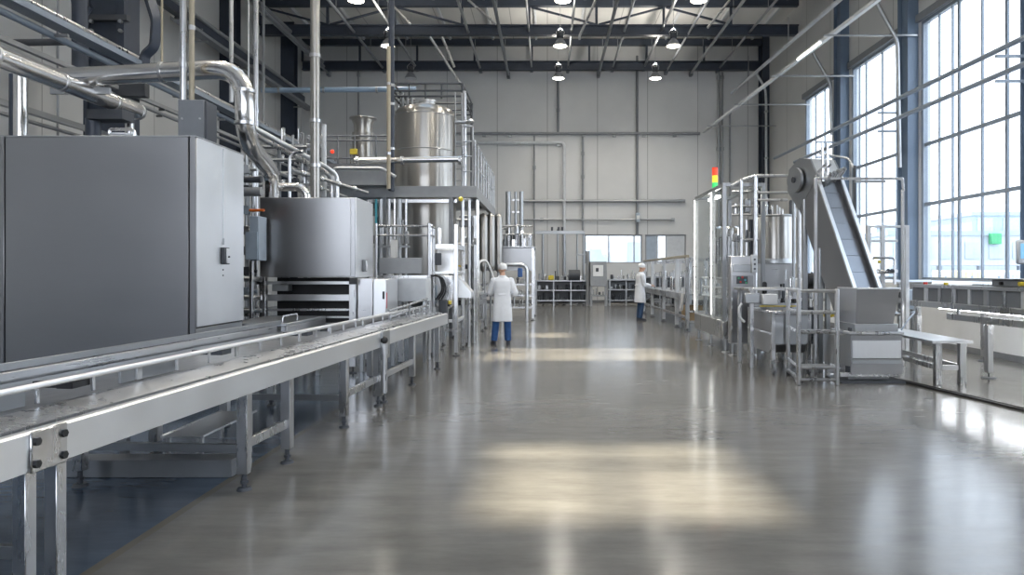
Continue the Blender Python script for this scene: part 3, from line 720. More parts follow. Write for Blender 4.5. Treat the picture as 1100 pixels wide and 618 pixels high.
# ================================================================ helpers for process equipment
def clutter(root, x0, x1, y0, y1, z0, z1, n, seed, mats=('steel', 'dull_steel', 'dark_paint', 'grey_paint', 'polished')):
    """small fittings of a machine, each a part of it, standing on or hanging inside the given zone"""
    r = random.Random(seed)
    for i in range(n):
        cx = x0 + (x1-x0)*(i+.5+r.uniform(-.3, .3))/n; cy = r.uniform(y0, y1); k = r.randrange(5); m = MB()
        hz = z0 + (z1-z0)*r.uniform(.45, 1.0); w = min((x1-x0)/n*.42, .12)*r.uniform(.7, 1.1)
        if k == 0:
            m.cyl((cx, cy, z0), (cx, cy, hz), w*.45, n=12); m.cyl((cx, cy, hz), (cx, cy, hz+.04), w*.6, n=12); nm = 'actuator'
        elif k == 1:
            m.box(cx-w, cx+w, cy-.08, cy+.08, z0, z0+(hz-z0)*.6, .01); m.cyl((cx, cy-.08, z0+(hz-z0)*.3), (cx, cy-.16, z0+(hz-z0)*.3), w*.5, n=12); nm = 'motor'
        elif k == 2:
            m.tube([(cx-w*.6, cy, z0), (cx-w*.6, cy, hz), (cx+w*.7, cy, hz), (cx+w*.7, cy, z0)], .022, 8, .08); nm = 'pipe_bend'
        elif k == 3:
            m.cyl((cx, cy, z0), (cx, cy, z0+(hz-z0)*.55), .025, n=8); m.torus((cx, cy, z0+(hz-z0)*.6), w*.7, .014, 'y', 16, 6); m.bar((cx-w*.7, cy, z0+(hz-z0)*.6), (cx+w*.7, cy, z0+(hz-z0)*.6), .016); nm = 'hand_valve'
        else:
            m.cyl((cx, cy, z0), (cx, cy, z0+(hz-z0)*.7), w*.8, n=14); m.ball((cx, cy, z0+(hz-z0)*.7), w*.8, w*.8, w*.5, 14, 8); nm = 'vessel'
        m.build(nm, mats[r.randrange(len(mats))], root)
def railing(name, label, pts, h, r=.022, mids=(.5,), step=.8, mat='steel', group=None):
    """tubular guard rail along a polyline of floor points"""
    t = thing(name, label, 'railing', pts[0], group=group)
    up = lambda p, k: (p[0], p[1], p[2]+h*k)
    MB().tube([up(p, 1) for p in pts], r, 8, .06).build('top_rail', mat, t)
    for k in mids: MB().tube([up(p, k) for p in pts], r*.75, 8, .06).build('mid_rail', mat, t)
    for a, b in zip(pts[:-1], pts[1:]):
        a, b = Vector(a), Vector(b); n = max(1, round((b-a).length/step))
        for i in range(n+1):
            if i == 0 and a != Vector(pts[0]): continue
            q = a+(b-a)*i/n; MB().cyl(q, q+Vector((0, 0, h)), r, n=8).build('post', mat, t)
    return t

# ================================================================ mezzanine platform and storage tank
py0, py1 = 17.0, 23.2
px0, px1 = -5.6, X(512, 17.0)
zt, zb = Z(200, 17), Z(212, 17)
t = thing('mezzanine_platform', 'grey steel mezzanine platform around the big tank', 'platform', ((px0+px1)/2, py0, 0))
MB().box(px0, px1, py0, py0+.12, zb, zt, .004).build('front_beam', 'grey_paint', t)
MB().box(px1-.12, px1, py0+.12, py1, zb, zt, .004).build('side_beam', 'grey_paint', t)
MB().box(px0, px0+.12, py0+.12, py1, zb, zt, .004).build('side_beam', 'grey_paint', t)
MB().box(px0+.13, px1-.13, 20.0, py1, zt-.06, zt, .003).build('deck_plate', 'dull_steel', t)
MB().box(px0+.13, -4.25, py0+.13, 19.99, zt-.06, zt, .003).build('deck_plate', 'dull_steel', t)
MB().box(-2.1, px1-.13, py0+.13, 19.99, zt-.06, zt, .003).build('deck_plate', 'dull_steel', t)
MB().box(px0+.13, px1-.13, 20.0, 20.12, zb, zt-.07, .003).build('cross_beam', 'grey_paint', t)
for x, y in ((px0+.06, py0+.06), (X(413, 17.06), py0+.06), (-2.32, py0+.06), (px0+.06, py1-.1), (-2.45, py1-.1), (-2.40, 20.06)):
    MB().box(x-.05, x+.05, y-.05, y+.05, 0, zb, .004).build('column', 'mid_paint', t)
MB().box(-4.4, -2.2, py0+.2, py0+.3, zb-.11, zb-.03, .003).build('pipe_bridge', 'steel', t)
railing('guard_rail', 'steel guard rail along the aisle side of the mezzanine platform', [(px1-.05, py0+.05, zt), (px1-.05, py1-.05, zt)], 1.1, .026, (.5,), .75)
railing('guard_rail', 'short steel guard rail on the platform front right of the tank', [(px1-.35, py0+.06, zt), (px1-.10, py0+.06, zt)], 1.45, .024, (.25, .5, .75), .3)
# the tank
tx, ty, tr = X(457, 18.7), 18.7, .80
t = thing('storage_tank', 'tall polished steel tank with domed top rising through the mezzanine', 'tank', (tx, ty, 0))
ztop = Z(116, 18.7)
MB().lathe((tx, ty, 0), [(.25, .62), (.55, .75), (tr-.02, 1.0), (tr, 1.05), (tr, ztop-.28), (tr-.02, ztop-.17), (tr-.09, ztop-.08), (tr-.22, ztop-.02), (.35, ztop+.05), (.01, ztop+.07)], 56).build('shell', 'tank_steel', t)
for z in (Z(164, 18.7), Z(212, 18.7), ztop-.27): MB().torus((tx, ty, z), tr+.004, .014, 'z', 56, 6).build('weld_band', 'dull_steel', t)
MB().lathe((tx+.08, ty-.1, ztop), [(.19, .03), (.19, .12), (.23, .125), (.23, .16), (.05, .19)], 24).build('manway', 'bright_sheet', t)
for k in range(4):
    a = math.pi/4+k*math.pi/2; MB().cyl((tx+.6*math.cos(a), ty+.6*math.sin(a), 0), (tx+.6*math.cos(a), ty+.6*math.sin(a), .95), .06, n=12).build('leg', 'steel', t)
m = MB()
for k, (dx, h) in enumerate(((-.55, .35), (-.42, .28), (-.66, .22), (-.3, .2))): m.cyl((tx+dx, ty-.25, ztop-.1), (tx+dx, ty-.25, ztop+h), .04, n=10); m.cyl((tx+dx-.08, ty-.25, ztop+h-.05), (tx+dx+.08, ty-.25, ztop+h-.05), .03, n=8)
m.build('top_valve', 'dull_steel', t)
# rail cage around the tank head
zc = Z(92, 17.9)
t = thing('tank_cage', 'dark rail cage around the domed head of the tank', 'railing', (tx, 17.85, zt))
xa, xb = X(424, 17.9), X(498, 17.9)
for x, y in ((xa, 17.7), (xb, 17.7), (xa, 19.8), (xb, 19.8)): MB().cyl((x, y, zt), (x, y, zc), .035, n=10).build('post', 'dark_paint', t)
for z in (zc, zc-.18, zc-.32): MB().tube([(xb, 19.8, z), (xb, 17.7, z), (xa, 17.7, z), (xa, 19.8, z), (xb, 19.8, z)], .025, 8, .02).build('rail', 'dark_paint', t)
for k in range(1, 4): MB().cyl((xa+(xb-xa)*k/4.3, 17.7, zc-.38), (xa+(xb-xa)*k/4.3, 17.7, zc), .02, n=8).build('upright', 'dark_paint', t)
t = thing('ladder', 'thin steel ladder fixed to the right side of the tank cage', 'ladder', (X(493, 17.5), 17.5, zt))
for px in (489, 496): MB().cyl((X(px, 17.5), 17.5, zt), (X(px, 17.5), 17.5, Z(100, 17.5)), .018, n=8).build('rail', 'dull_steel', t)
for k in range(8): MB().cyl((X(489, 17.5), 17.5, zt+.2+k*.28), (X(496, 17.5), 17.5, zt+.2+k*.28), .012, n=6).build('rung', 'dull_steel', t)
vpipe('stand_pipe', 499, 17.3, 98, 200, .05, 'steel', 'bright pipe standing right of the tank on the platform', (131, 165))
t = thing('level_sensor', 'small steel sensor arm sticking out right of the tank', 'sensor', P(497, 131, 17.3))
m = MB(); m.cyl(P(489, 131, 17.25), P(503, 131, 17.25), .045, n=10); m.build('arm', 'dull_steel', t); MB().lathe(P(505, 131, 17.25), [(.09, -.03), (.11, 0), (.06, .07)], 16).build('cap', 'steel', t)
t = thing('cross_pipe', 'fat bright pipe crossing in front of the tank', 'pipe', P(440, 172, 16.85))
MB().cyl(P(381, 173, 16.7), P(496, 171, 16.7), .075, n=16).build('pipe_run', 'polished', t)
for px in (384, 432, 494): MB().cyl((X(px, 16.7)-.03, 16.7, Z(172.5, 16.7)), (X(px, 16.7)+.03, 16.7, Z(172.5, 16.7)), .10, n=16).build('flange', 'steel', t)
# raised deck with the flared vessel
t = thing('upper_deck', 'small raised deck with rails left of the tank', 'platform', (-5.3, 20.4, zt))
xa, xb, z = X(343, 20.4), X(421, 20.4), Z(178, 20.4)
MB().box(xa, xb, 20.4, 20.5, z-.12, z+.06).build('deck_beam', 'mid_paint', t); MB().box(xa, xb, 20.51, 22, z-.02, z+.04).build('deck_plate', 'dull_steel', t)
for px in (347, 382, 418): MB().box(X(px, 20.4)-.05, X(px, 20.4)+.05, 20.52, 20.62, zt, z-.03).build('post', 'mid_paint', t)
for py in (146, 151, 170): MB().cyl(P(343, py, 20.4), P(421, py, 20.4), .03, n=8).build('rail', 'mid_paint', t)
for px in (345, 363, 381, 404, 419): MB().cyl((X(px, 20.4), 20.4, z+.06), P(px, 146, 20.4), .03, n=8).build('upright', 'mid_paint', t)
t = thing('flared_vessel', 'steel vessel with flared open top left of the tank', 'vessel', (X(390, 21.1), 21.1, z+.04))
c = (X(390, 21.1), 21.1, 0); zv = Z(127, 21.1)
MB().lathe(c, [(.31, z+.04), (.31, zv-.5), (.33, zv-.5), (.33, zv-.46), (.26, zv-.45), (.27, zv-.22), (.34, zv-.06), (.40, zv-.03), (.40, zv), (.34, zv), (.25, zv-.2)], 36).build('shell', 'tank_steel', t)
m = MB()
for k in (-.33, .33): m.cyl((c[0]+k, 20.95, z+.04), (c[0]+k, 20.95, zv-.46), .02, n=8)
m.build('tie_rod', 'steel', t)
solo(MB().ball(P(357, 163, 20), .055), 'warning_lamp', 'lamp_red', 'small red warning lamp on the raised deck left of the tank', 'lamp')
solo(MB().box(X(376, 20.2), X(384, 20.2), 20.15, 20.25, Z(166, 20.2), Z(160, 20.2), .01), 'valve_tag', 'yellow', 'yellow tag on the rail below the flared vessel', 'tag')
t = thing('control_enclosure', 'long grey enclosure on the platform edge left of the tank', 'enclosure', (-4.6, 16.7, zt))
MB().box(X(352, 16.6), X(415, 16.6), 16.6, 16.95, Z(199, 16.6), Z(183, 16.6), .01).build('housing', 'grey_paint', t)
m = MB(); m.tube([P(358, 206, 16.5), P(358, 180.5, 16.5), P(410, 180.5, 16.5), P(425, 190, 16.5)], .035, 8, .1); m.build('pipe_run', 'bright_sheet', t)
# handrail pipes sloping down to the hooded oven
for i, (dx, r_, mt, lab) in enumerate(((0, .045, 'bright_sheet', 'upper bright pipe sloping down behind the hooded oven'), (-7, .045, 'steel', 'lower bright pipe sloping down behind the hooded oven'))):
    solo(MB().tube([P(272+dx, 137+abs(dx)*.5, 11.6), P(353+dx, 181+abs(dx)*.3, 14.2), P(362+dx*.8, 188+abs(dx)*.3, 14.4), P(362+dx*.8, 214, 14.4)], r_, 10, .12), 'sloping_pipe', mt, lab, 'pipe')
for i, (p0, p1, lab) in enumerate((((312, 182), (395, 207), 'dark sloping pipe under the bright pair'), ((300, 186), (372, 212), 'second dark sloping pipe under the bright pair'))):
    t = thing('sloping_pipe', lab, 'pipe', P(*p0, 13.2)); MB().cyl(P(*p0, 13.2), P(*p1, 15.2), .035, n=8).build('pipe_run', 'dull_steel', t)
    for k in range(4): MB().ball(Vector(P(*p0, 13.2)).lerp(Vector(P(*p1, 15.2)), .15+.22*k), .06, n=10, m=6).build('coupling', 'steel', t)
solo(MB().tube([P(293, 201, 11.5), P(322, 201, 11.5), P(329, 208, 11.5), P(329, 214, 11.5)], .07, 14, .12), 'bend_pipe', 'duct', 'short bent steel pipe on the roof of the hooded oven', 'pipe')
solo(MB().tube([P(311, 214, 12.6), P(311, 168, 12.6), P(318, 163, 12.6), P(326, 163, 12.6)], .03, 10, .1), 'bend_pipe', 'steel', 'thin hooked pipe above the roof of the hooded oven', 'pipe')
t = thing('valve_manifold', 'cluster of small steel valves and pipes left of the thickest vertical pipe', 'valve cluster', P(322, 160, 15.5))
MB().box(X(302, 15.5), X(346, 15.5), 15.45, 15.6, Z(158, 15.5), Z(155, 15.5)).build('header', 'steel', t)
clutter(t, X(302, 15.5), X(346, 15.5), 15.35, 15.65, Z(155, 15.5), Z(137, 15.5), 9, 3); clutter(t, X(304, 15.5), X(346, 15.5), 15.35, 15.65, Z(176, 15.5), Z(159, 15.5), 7, 4)
MB().cyl((X(324, 15.5), 15.55, 2.4), (X(324, 15.5), 15.55, Z(158, 15.5)), .05, n=10).build('stand', 'dull_steel', t)
t = thing('valve_manifold', 'rack of valves and pipes above the gap right of the big oven', 'valve cluster', P(280, 195, 13.6))
for py in (158, 172, 186, 199): MB().cyl(P(262, py, 13.6), P(330, py, 13.6), .035, n=8).build('header', 'dull_steel', t)
clutter(t, X(264, 13.6), X(330, 13.6), 13.45, 13.8, Z(199, 13.6), Z(186, 13.6), 9, 5)
for px in (266, 300, 328): MB().cyl((X(px, 13.7), 13.7, 0), (X(px, 13.7), 13.7, Z(155, 13.7)), .04, n=8).build('stand', 'mid_paint', t)
t = thing('pipe_rack', 'rack of pipes and valves under the platform between the hooded oven and the tank', 'pipe rack', (X(425, 16.3), 16.3, 0))
for i, px in enumerate((404, 409, 418, 424, 429, 436)):
    MB().cyl((X(px, 16.3), 16.3, .3), (X(px, 16.3), 16.3, Z(214, 16.3)), (.03, .05, .04, .03, .06, .03)[i], n=10).build('pipe_run', ('teal', 'dull_steel', 'steel', 'polished', 'dull_steel', 'steel')[i], t)
clutter(t, X(402, 16.1), X(440, 16.1), 16.0, 16.2, Z(262, 16.1), Z(235, 16.1), 7, 9)
MB().box(X(420, 16), X(427, 16), 15.95, 16.05, Z(277, 16), Z(258, 16)).build('gauge_glass', 'white_paint', t)
MB().bar((X(402, 16.2), 16.2, Z(265, 16.2)), (X(440, 16.2), 16.2, Z(265, 16.2)), .05).build('bracket', 'dull_steel', t)

# ================================================================ access platform and guarded unit at the end of the long conveyor
ay = 12.75
t = thing('access_platform', 'small access platform with tubular rails in front of the tank', 'platform', (X(430, ay), ay, 0))
x0, x1 = X(403, ay), X(459, ay)
MB().box(X(407, ay), X(453, ay), ay, ay+.05, Z(294, ay), Z(277, ay), .006).build('kick_panel', 'grey_paint', t)
MB().box(x0, x1, ay+.06, ay+.5, Z(300, ay), Z(296, ay), .004).build('deck_plate', 'steel', t)
for py in (243, 253): MB().tube([P(404, py, ay), P(462, py, ay), (X(462, ay), ay+.5, Z(py, ay))], .020, 8, .05).build('rail', 'steel', t)
for px in (404, 461): MB().cyl((X(px, ay), ay, 0), P(px, 240, ay), .028, n=10).build('post', 'steel', t)
MB().cyl((X(461, ay), ay+.5, 0), (X(461, ay), ay+.5, Z(243, ay)), .028, n=10).build('post', 'steel', t)
MB().cyl((X(404, ay), ay+.5, 0), (X(404, ay), ay+.5, Z(300, ay)), .028, n=10).build('post', 'steel', t)
t = thing('cover_panel', 'pale horizontal conveyor cover right of the drive cabinet', 'cover', (X(437, 12.2), 12.2, 0))
MB().box(X(417, 12.2), X(458, 12.2), 12.2, 12.7, Z(324, 12.2), Z(299, 12.2), .008).build('panel', 'pale_paint', t)
for px in (419, 456): MB().box(X(px, 12.3)-.03, X(px, 12.3)+.03, 12.3, 12.36, 0, Z(324, 12.2)).build('leg', 'dull_steel', t)
t = thing('infeed_rail', 'sloping twin guide rails over the far end of the long conveyor', 'rail', (X(440, 11), 11, 0))
for dz in (0, .10, .2): MB().tube([P(418, 334+dz*70, 9.8), P(459, 321+dz*62, 11.4)], .016, 8).build('rail', 'steel', t)
for px, y, py in ((419, 9.9, 334), (440, 10.7, 327), (458, 11.35, 321)): MB().cyl((X(px, y), y, .90), P(px, py-1, y), .016, n=8).build('post', 'dull_steel', t)
gy0, gy1 = 13.3, 14.4
t = thing('guarded_unit', 'steel guarded unit with frame posts at the end of the long conveyor', 'machine', (X(476, gy0), gy0, 0))
xa, xb = X(463, gy0), X(490, gy0)
for x, y in ((xa, gy0), (xb, gy0), (xa, gy1), (xb, gy1)):
    lg = MB().box(x-.035, x+.035, y-.035, y+.035, .06, Z(241, gy0), .005).build('post', 'steel', t); f = MB(); foot(f, x, y, .07, .05); f.build('levelling_foot', 'dark_paint', lg)
for py, h in ((265, .09), (293, .05), (345, .06)):
    z = Z(py, gy0)
    m = MB(); m.box(xa+.036, xb-.036, gy0-.03, gy0+.03, z-h/2, z+h/2); m.box(xb-.03, xb+.03, gy0+.036, gy1-.036, z-h/2, z+h/2); m.box(xa-.03, xa+.03, gy0+.036, gy1-.036, z-h/2, z+h/2); m.build('cross_bar', 'bright_sheet', t)
MB().box(xa+.04, xb-.04, gy0+.5, gy0+.54, Z(292, gy0), Z(267, gy0)).build('back_panel', 'bright_sheet', t)
MB().box(xa+.06, xb-.08, gy0+.1, gy0+.48, Z(330, gy0), Z(296, gy0), .01).build('gearbox', 'steel', t)
MB().box(xa+.08, xa+.2, gy0-.05, gy0+.0, Z(285, gy0), Z(272, gy0), .01).build('switch', 'dark_paint', t)
MB().box(X(472, 13.2), X(481, 13.2), 13.1, 13.2, Z(345, 13.2), Z(322, 13.2), .01).build('valve_body', 'dark_paint', t)
MB().box(X(482, 13.2), X(485, 13.2), 13.12, 13.2, Z(327, 13.2), Z(323, 13.2), .008).build('connector', 'yellow', t)
for k in range(3): MB().tube([P(462+k*2, 296, 13.1), P(472+k*2, 296+k, 13.05), P(476+k*2, 312, 13.05), P(468+k*3, 322, 13.05)], .016, 6, .25).build('hose', 'black', t)
for k in range(3): MB().box(X(464+k*7, gy0), X(469+k*7, gy0), gy0+.05, gy0+.09, Z(326, gy0), Z(306, gy0)).build('panel', ('blue_grey', 'pale_paint', 'steel')[k], t)
m = MB(); m.prism([P(491, 296, 14.0), P(506, 314, 14.0), P(506, 320, 14.0), P(491, 320, 14.0)], (0, .5, 0)); m.build('outfeed_chute', 'bright_sheet', t)
clutter(t, X(464, 13.0), X(488, 13.0), 13.0, 13.2, Z(352, 13), Z(338, 13), 5, 12)
t = thing('tall_post_frame', 'tall slim post frame between the guarded unit and the second conveyor', 'frame', (X(503, 15), 15, 0))
for px, y, py in ((497, 14.8, 372), (504, 14.95, 372), (512.5, 16.4, 365)): MB().cyl((X(px, y), y, 0), P(px, 215, y), .035 if px < 511 else .05, n=10).build('post', 'steel' if px < 511 else 'polished', t)
for py in (236, 262): MB().tube([P(490, py, 14.8), P(504, py, 14.95), P(512, py+6, 17)], .025, 8).build('rail', 'steel', t)
MB().box(X(492, 14.9), X(507, 14.9), 15.05, 15.3, Z(243, 14.9), Z(231, 14.9), .01).build('junction_box', 'mid_paint', t)
MB().ball(P(495, 214, 14.7), .05).build('indicator', 'yellow', t)
clutter(t, X(486, 15), X(512, 15), 15.3, 15.8, Z(262, 15), Z(244, 15), 6, 31)
t = thing('gear_stand', 'grey column with yellow-handled valve beside the second conveyor', 'valve', (X(507, 15.6), 15.6, 0))
MB().cyl((X(509.5, 15.7), 15.7, 0), (X(509.5, 15.7), 15.7, Z(232, 15.7)), .05, n=12).build('stand', 'steel', t)
MB().box(X(498, 15.5), X(506, 15.5), 15.5, 15.6, Z(289, 15.5), Z(284, 15.5), .02).build('valve_body', 'dark_paint', t); MB().bar(P(497, 287, 15.45), P(491, 285, 15.4), .03).build('handle', 'yellow', t)

# second conveyor in front of the man
t = thing('bottle_conveyor', 'dark-sided conveyor on steel legs running behind the white-coated worker in the aisle', 'conveyor', (-1.9, 17.5, 0))
for x in (-1.72, -2.24):
    MB().box(x-.02, x+.02, 15.05, 19.8, .98, 1.06).build('side_beam', 'bright_sheet', t); MB().box(x-.02, x+.02, 15.05, 19.8, .74, .84).build('lower_beam', 'steel', t)
    k = 15.15
    while k < 19.8: MB().box(x-.015, x+.015, k-.035, k+.035, .84, .98, .002).build('strut', 'steel', t); k += .42
MB().box(-2.21, -1.75, 15.05, 19.8, .86, .97, .003).build('belt', 'black', t)
MB().cyl((-1.74, 15.05, 1.15), (-1.74, 19.8, 1.15), .018, n=8).build('guide_rail', 'steel', t)
for y in (15.15, 16.9, 18.8, 19.7):
    for x in (-1.72, -2.24):
        lg = MB().box(x-.035, x+.035, y-.035, y+.035, .06, .74).build('leg', 'steel', t); f = MB(); foot(f, x, y, .06, .05); f.build('levelling_foot', 'dark_paint', lg)
    MB().box(-2.20, -1.76, y-.02, y+.02, .3, .35).build('stretcher', 'steel', t)
t = thing('arched_guard', 'white arched tube guard over the conveyor left of the worker', 'guard', (X(520, 17), 17, 0))
MB().tube([(X(514, 16.8), 16.8, 1.06), P(514, 281, 16.8), P(522, 279, 17.0), P(528, 292, 17.2), P(531, 306, 17.2)], .03, 10, .25).build('arch', 'white_paint', t)
MB().cyl((X(521, 17), 17, 1.06), P(521, 284, 17), .02, n=8).build('upright', 'steel', t)

# ================================================================ valve skid behind the worker
sy = 22.7; xa, xb = X(511, sy), X(574, sy); z1 = Z(266, sy)
t = thing('valve_skid', 'steel process skid with panel front and valves on top behind the worker', 'machine', ((xa+xb)/2, sy, 0))
MB().box(xa, xb-.06, sy+.3, sy+2.6, Z(291, sy), z1, .01).build('upper_panel', 'sheet_dark_reflect', t)
MB().box(xa, xb, sy+.2, sy+2.7, z1, z1+.05, .006).build('top_frame', 'dull_steel', t)
for x, y in ((xa+.03, sy+.25), (xb-.05, sy+.25), (xa+.03, sy+2.6), (xb-.05, sy+2.6)):
    lg = MB().box(x-.04, x+.04, y-.04, y+.04, .06, z1).build('post', 'steel', t); f = MB(); foot(f, x, y, .08, .05); f.build('levelling_foot', 'dark_paint', lg)
for py in (306, 318, 331): MB().box(xa+.1, xb-.1, sy+.3, sy+2.4, Z(py, sy)-.03, Z(py, sy)+.03).build('shelf', 'steel', t)
clutter(t, xa+.7, xb-.15, sy+.4, sy+.9, Z(305, sy), Z(294, sy), 6, 21); clutter(t, xa+.7, xb-.15, sy+.4, sy+.9, Z(317, sy), Z(309, sy), 5, 22); clutter(t, xa+.7, xb-.15, sy+.4, sy+.9, Z(330, sy), Z(321, sy), 5, 23)
MB().tube([(X(539, 22.5), 22.5, 0), P(539, 284, 22.5), P(566, 284, 22.5), (X(566, 22.5), 22.5, 0)], .05, 10, .25).build('tube_frame', 'bright_sheet', t)
MB().box(X(556, 22.4), X(561, 22.4), 22.55, 22.68, Z(298, 22.4), Z(288, 22.4), .02).build('filter', 'blue', t)
for k in range(4): clutter(t, xa+.15, xb-.1, sy+.35+k*.5, sy+.55+k*.5, z1+.05, Z(238+k*2, sy), 9, 240+k, ('steel', 'polished', 'dull_steel', 'dark_paint', 'steel'))
for k in range(3): MB().tube([(xa+.3+k*.5, sy+.4, z1+.05), (xa+.3+k*.5, sy+.4, z1+.55+k*.1), (xa+.65+k*.4, sy+1.2, z1+.55+k*.1), (xa+.65+k*.4, sy+1.2, z1+.05)], .045, 10, .15).build('pipe_bend', 'steel', t)
for py in (243, 252): MB().cyl(P(520, py, sy+.9), P(572, py, sy+.9), .035, n=8).build('header', 'steel', t)
for px, r_ in ((546, .09), (554, .05), (560, .07)): MB().cyl((X(px, 23.8), 23.8, z1+.05), P(px, 206, 23.8), r_, n=14).build('column', 'dull_steel', t)
for py in (215, 228): MB().box(X(550, 23.8), X(560, 23.8), 23.77, 23.83, Z(py+1, 23.8), Z(py-1, 23.8)).build('tie_bar', 'steel', t)
for k, (px, y) in enumerate(((519, 20.2), (527, 20.8), (535, 21.4))):
    t = thing('slim_vessel', ('slim steel vessel under the platform end, nearest of three', 'slim steel vessel under the platform end, middle of three', 'slim steel vessel under the platform end, farthest of three')[k], 'vessel', (X(px, y), y, 1.5))
    MB().lathe((X(px, y), y, 0), [(.02, 1.55), (.12, 1.7), (.13, 1.75), (.13, Z(234, y)), (.10, Z(231, y)), (.02, Z(229, y))], 20).build('shell', 'tank_steel', t)
    MB().cyl((X(px, y), y, 0), (X(px, y), y, 1.6), .03, n=8).build('leg', 'dull_steel', t)

# ================================================================ far end: pipe portal, benches, control cabinet
fy = 34.3
t = thing('pipe_portal', 'tall grey pipe portal in front of the end wall', 'pipe frame', (X(600, fy), fy, 0))
MB().box(X(575, fy), X(628, fy), fy-.05, fy+.05, Z(251.5, fy), Z(248, fy)).build('top_beam', 'dull_steel', t)
for px, r_ in ((583, .06), (599, .045), (606, .07), (620, .045), (627, .06)): MB().cyl((X(px, fy), fy+.12, 0), (X(px, fy), fy+.12, Z(250 if px not in (599,) else 246, fy)), r_, n=10).build('post', 'dull_steel', t)
for px in (593, 600, 604): MB().cyl((X(px, fy), fy-.02, Z(248, fy)), (X(px, fy), fy-.02, Z(244, fy)), .05, n=8).build('valve_body', 'dark_paint', t)
MB().box(X(619, fy), X(630, fy), fy-.03, fy+.03, Z(274.5, fy), Z(273, fy)).build('cross_bar', 'dull_steel', t)
solo(MB().cyl((X(631.5, 32.6), 32.6, 0), P(631.5, 270, 32.6), .09, n=12), 'bollard_post', 'grey_paint', 'stout grey post between the pipe portal and the control cabinet', 'post')
def bench(name, label, pxa, pxb, y, pyt, seed, n, d=1.0, ztop=None):
    t = thing(name, label, 'machine bench', (X((pxa+pxb)/2, y), y, 0)); a, b = X(pxa, y), X(pxb, y); z = Z(pyt, y)
    for zz, h in ((z, .07), (z*.62, .06), (z*.22, .06)): MB().box(a, b, y, y+d, zz-h, zz).build('shelf', 'dull_steel', t)
    MB().box(a, b, y+d-.06, y+d-.04, .08, z-.08, .003).build('back_panel', 'mid_paint', t)
    MB().box(a+.1, b-.1, y+d*.5, y+d-.08, z*.63, z*.9, .01).build('drive_housing', 'mid_paint', t)
    k = max(2, round((b-a)/.75))
    for i in range(k+1):
        x = a+(b-a)*i/k
        for yy in (y-.03, y+d): MB().box(x-.03, x+.03, yy-.03, yy+.03, 0, z).build('leg', 'dull_steel', t)
    clutter(t, a+.05, b-.05, y+.1, y+d-.1, z, z+.42, n, seed); clutter(t, a+.05, b-.05, y+.1, y+d*.5, z*.62, z*.9, n, seed+1, ('dark_paint', 'black', 'dull_steel', 'mid_paint')); clutter(t, a+.05, b-.05, y+.1, y+d*.5, z*.22, z*.5, n, seed+2, ('dark_paint', 'black', 'mid_paint'))
    return t
t = bench('machine_bench', 'long equipment bench under the pipe portal at the far end', 576, 632, 32.9, 301, 40, 13)
mx = MB(); mx.cyl(P(611, 296, 33.0), (X(623, 33.0), 33.0, Z(296, 33)), .26, n=18); mx.build('motor', 'dark_paint', t)
MB().box(X(589, 32.8), X(595, 32.8), 32.95, 33.1, Z(301, 32.8), Z(296, 32.8), .02).build('yellow_cover', 'yellow', t)
bench('machine_bench', 'equipment bench between control cabinet and the far worker', 655, 690, 32.9, 300, 50, 10)
bench('machine_bench', 'equipment bench behind the far worker by the end windows', 692, 742, 33.4, 297, 60, 11)
cy = 32.3; a, b = X(634, cy), X(652, cy)
t = thing('control_cabinet', 'grey control cabinet on legs with white panel at the far end', 'cabinet', (X(643, cy), cy, 0))
MB().box(a, b, cy, cy+.5, Z(308, cy), Z(281, cy), .02).build('body', 'grey_paint', t)
pn = MB().box(X(637, cy), X(648, cy), cy-.03, cy, Z(297, cy), Z(285, cy), .01).build('display_panel', 'white_paint', t)
MB().box(X(640, cy), X(643, cy), cy-.05, cy-.03, Z(292, cy), Z(288, cy), .005).build('display', 'dark_paint', pn)
for x in (a+.05, b-.05): MB().box(x-.05, x+.05, cy+.05, cy+.15, 0, Z(308, cy)).build('leg', 'grey_paint', t)
MB().box(a+.06, b-.06, cy+.02, cy+.4, .45, .52).build('shelf', 'grey_paint', t); clutter(t, a+.1, b-.1, cy+.1, cy+.3, .52, .85, 4, 71)

# ================================================================ pipes on the end wall
wy = YB-.12
def wallpipe(label, pts, r, mat='dull_steel', clamps=()):
    pts = [P(a, b, wy) for a, b in pts]
    t = thing('wall_pipe', label, 'pipe', pts[0]); MB().tube(pts, r, 10, .2).build('pipe_run', mat, t)
    for a, b in clamps: q = Vector(P(a, b, wy)); MB().box(q.x-.09, q.x+.09, q.y-.02, YB-.001, q.z-.09, q.z+.09, .01).build('clamp', 'dull_steel', t)
    return t
wallpipe('upper horizontal pipe across the end wall', [(485, 143.5), (752, 143.5)], .075, 'grey_paint', [(520, 145), (548, 145), (626, 145), (660, 145), (692, 145), (725, 145)])
wallpipe('cream pipe on the end wall turning down at a corner', [(490, 153.5), (604, 153.5), (606, 157), (606, 322)], .09, 'pale_paint', [(600, 155), (606, 216)])
wallpipe('middle horizontal pipe across the end wall', [(562, 216), (736, 216)], .075, 'dull_steel', [(565, 216), (606, 216), (684, 216), (731, 216)])
wallpipe('lower horizontal pipe across the end wall', [(560, 236), (724, 236)], .05, 'dull_steel', [(582, 236), (626, 236), (723, 236)])
wallpipe('vertical conduit under the middle row of lamps', [(599.5, 78), (599.5, 142)], .06, 'mid_paint', [(599.5, 118)])
wallpipe('thick vertical conduit in the middle of the end wall', [(684.5, 60), (684.5, 253)], .06, 'mid_paint', [(684.5, 143)])
wallpipe('left conduit of the pair right of the middle of the end wall', [(772, 78), (772, 300)], .06, 'dull_steel', [(772, 83), (772, 160)])
wallpipe('right conduit of the pair right of the middle of the end wall', [(776, 78), (776, 300)], .05, 'dull_steel', [(776, 83), (776, 160)])
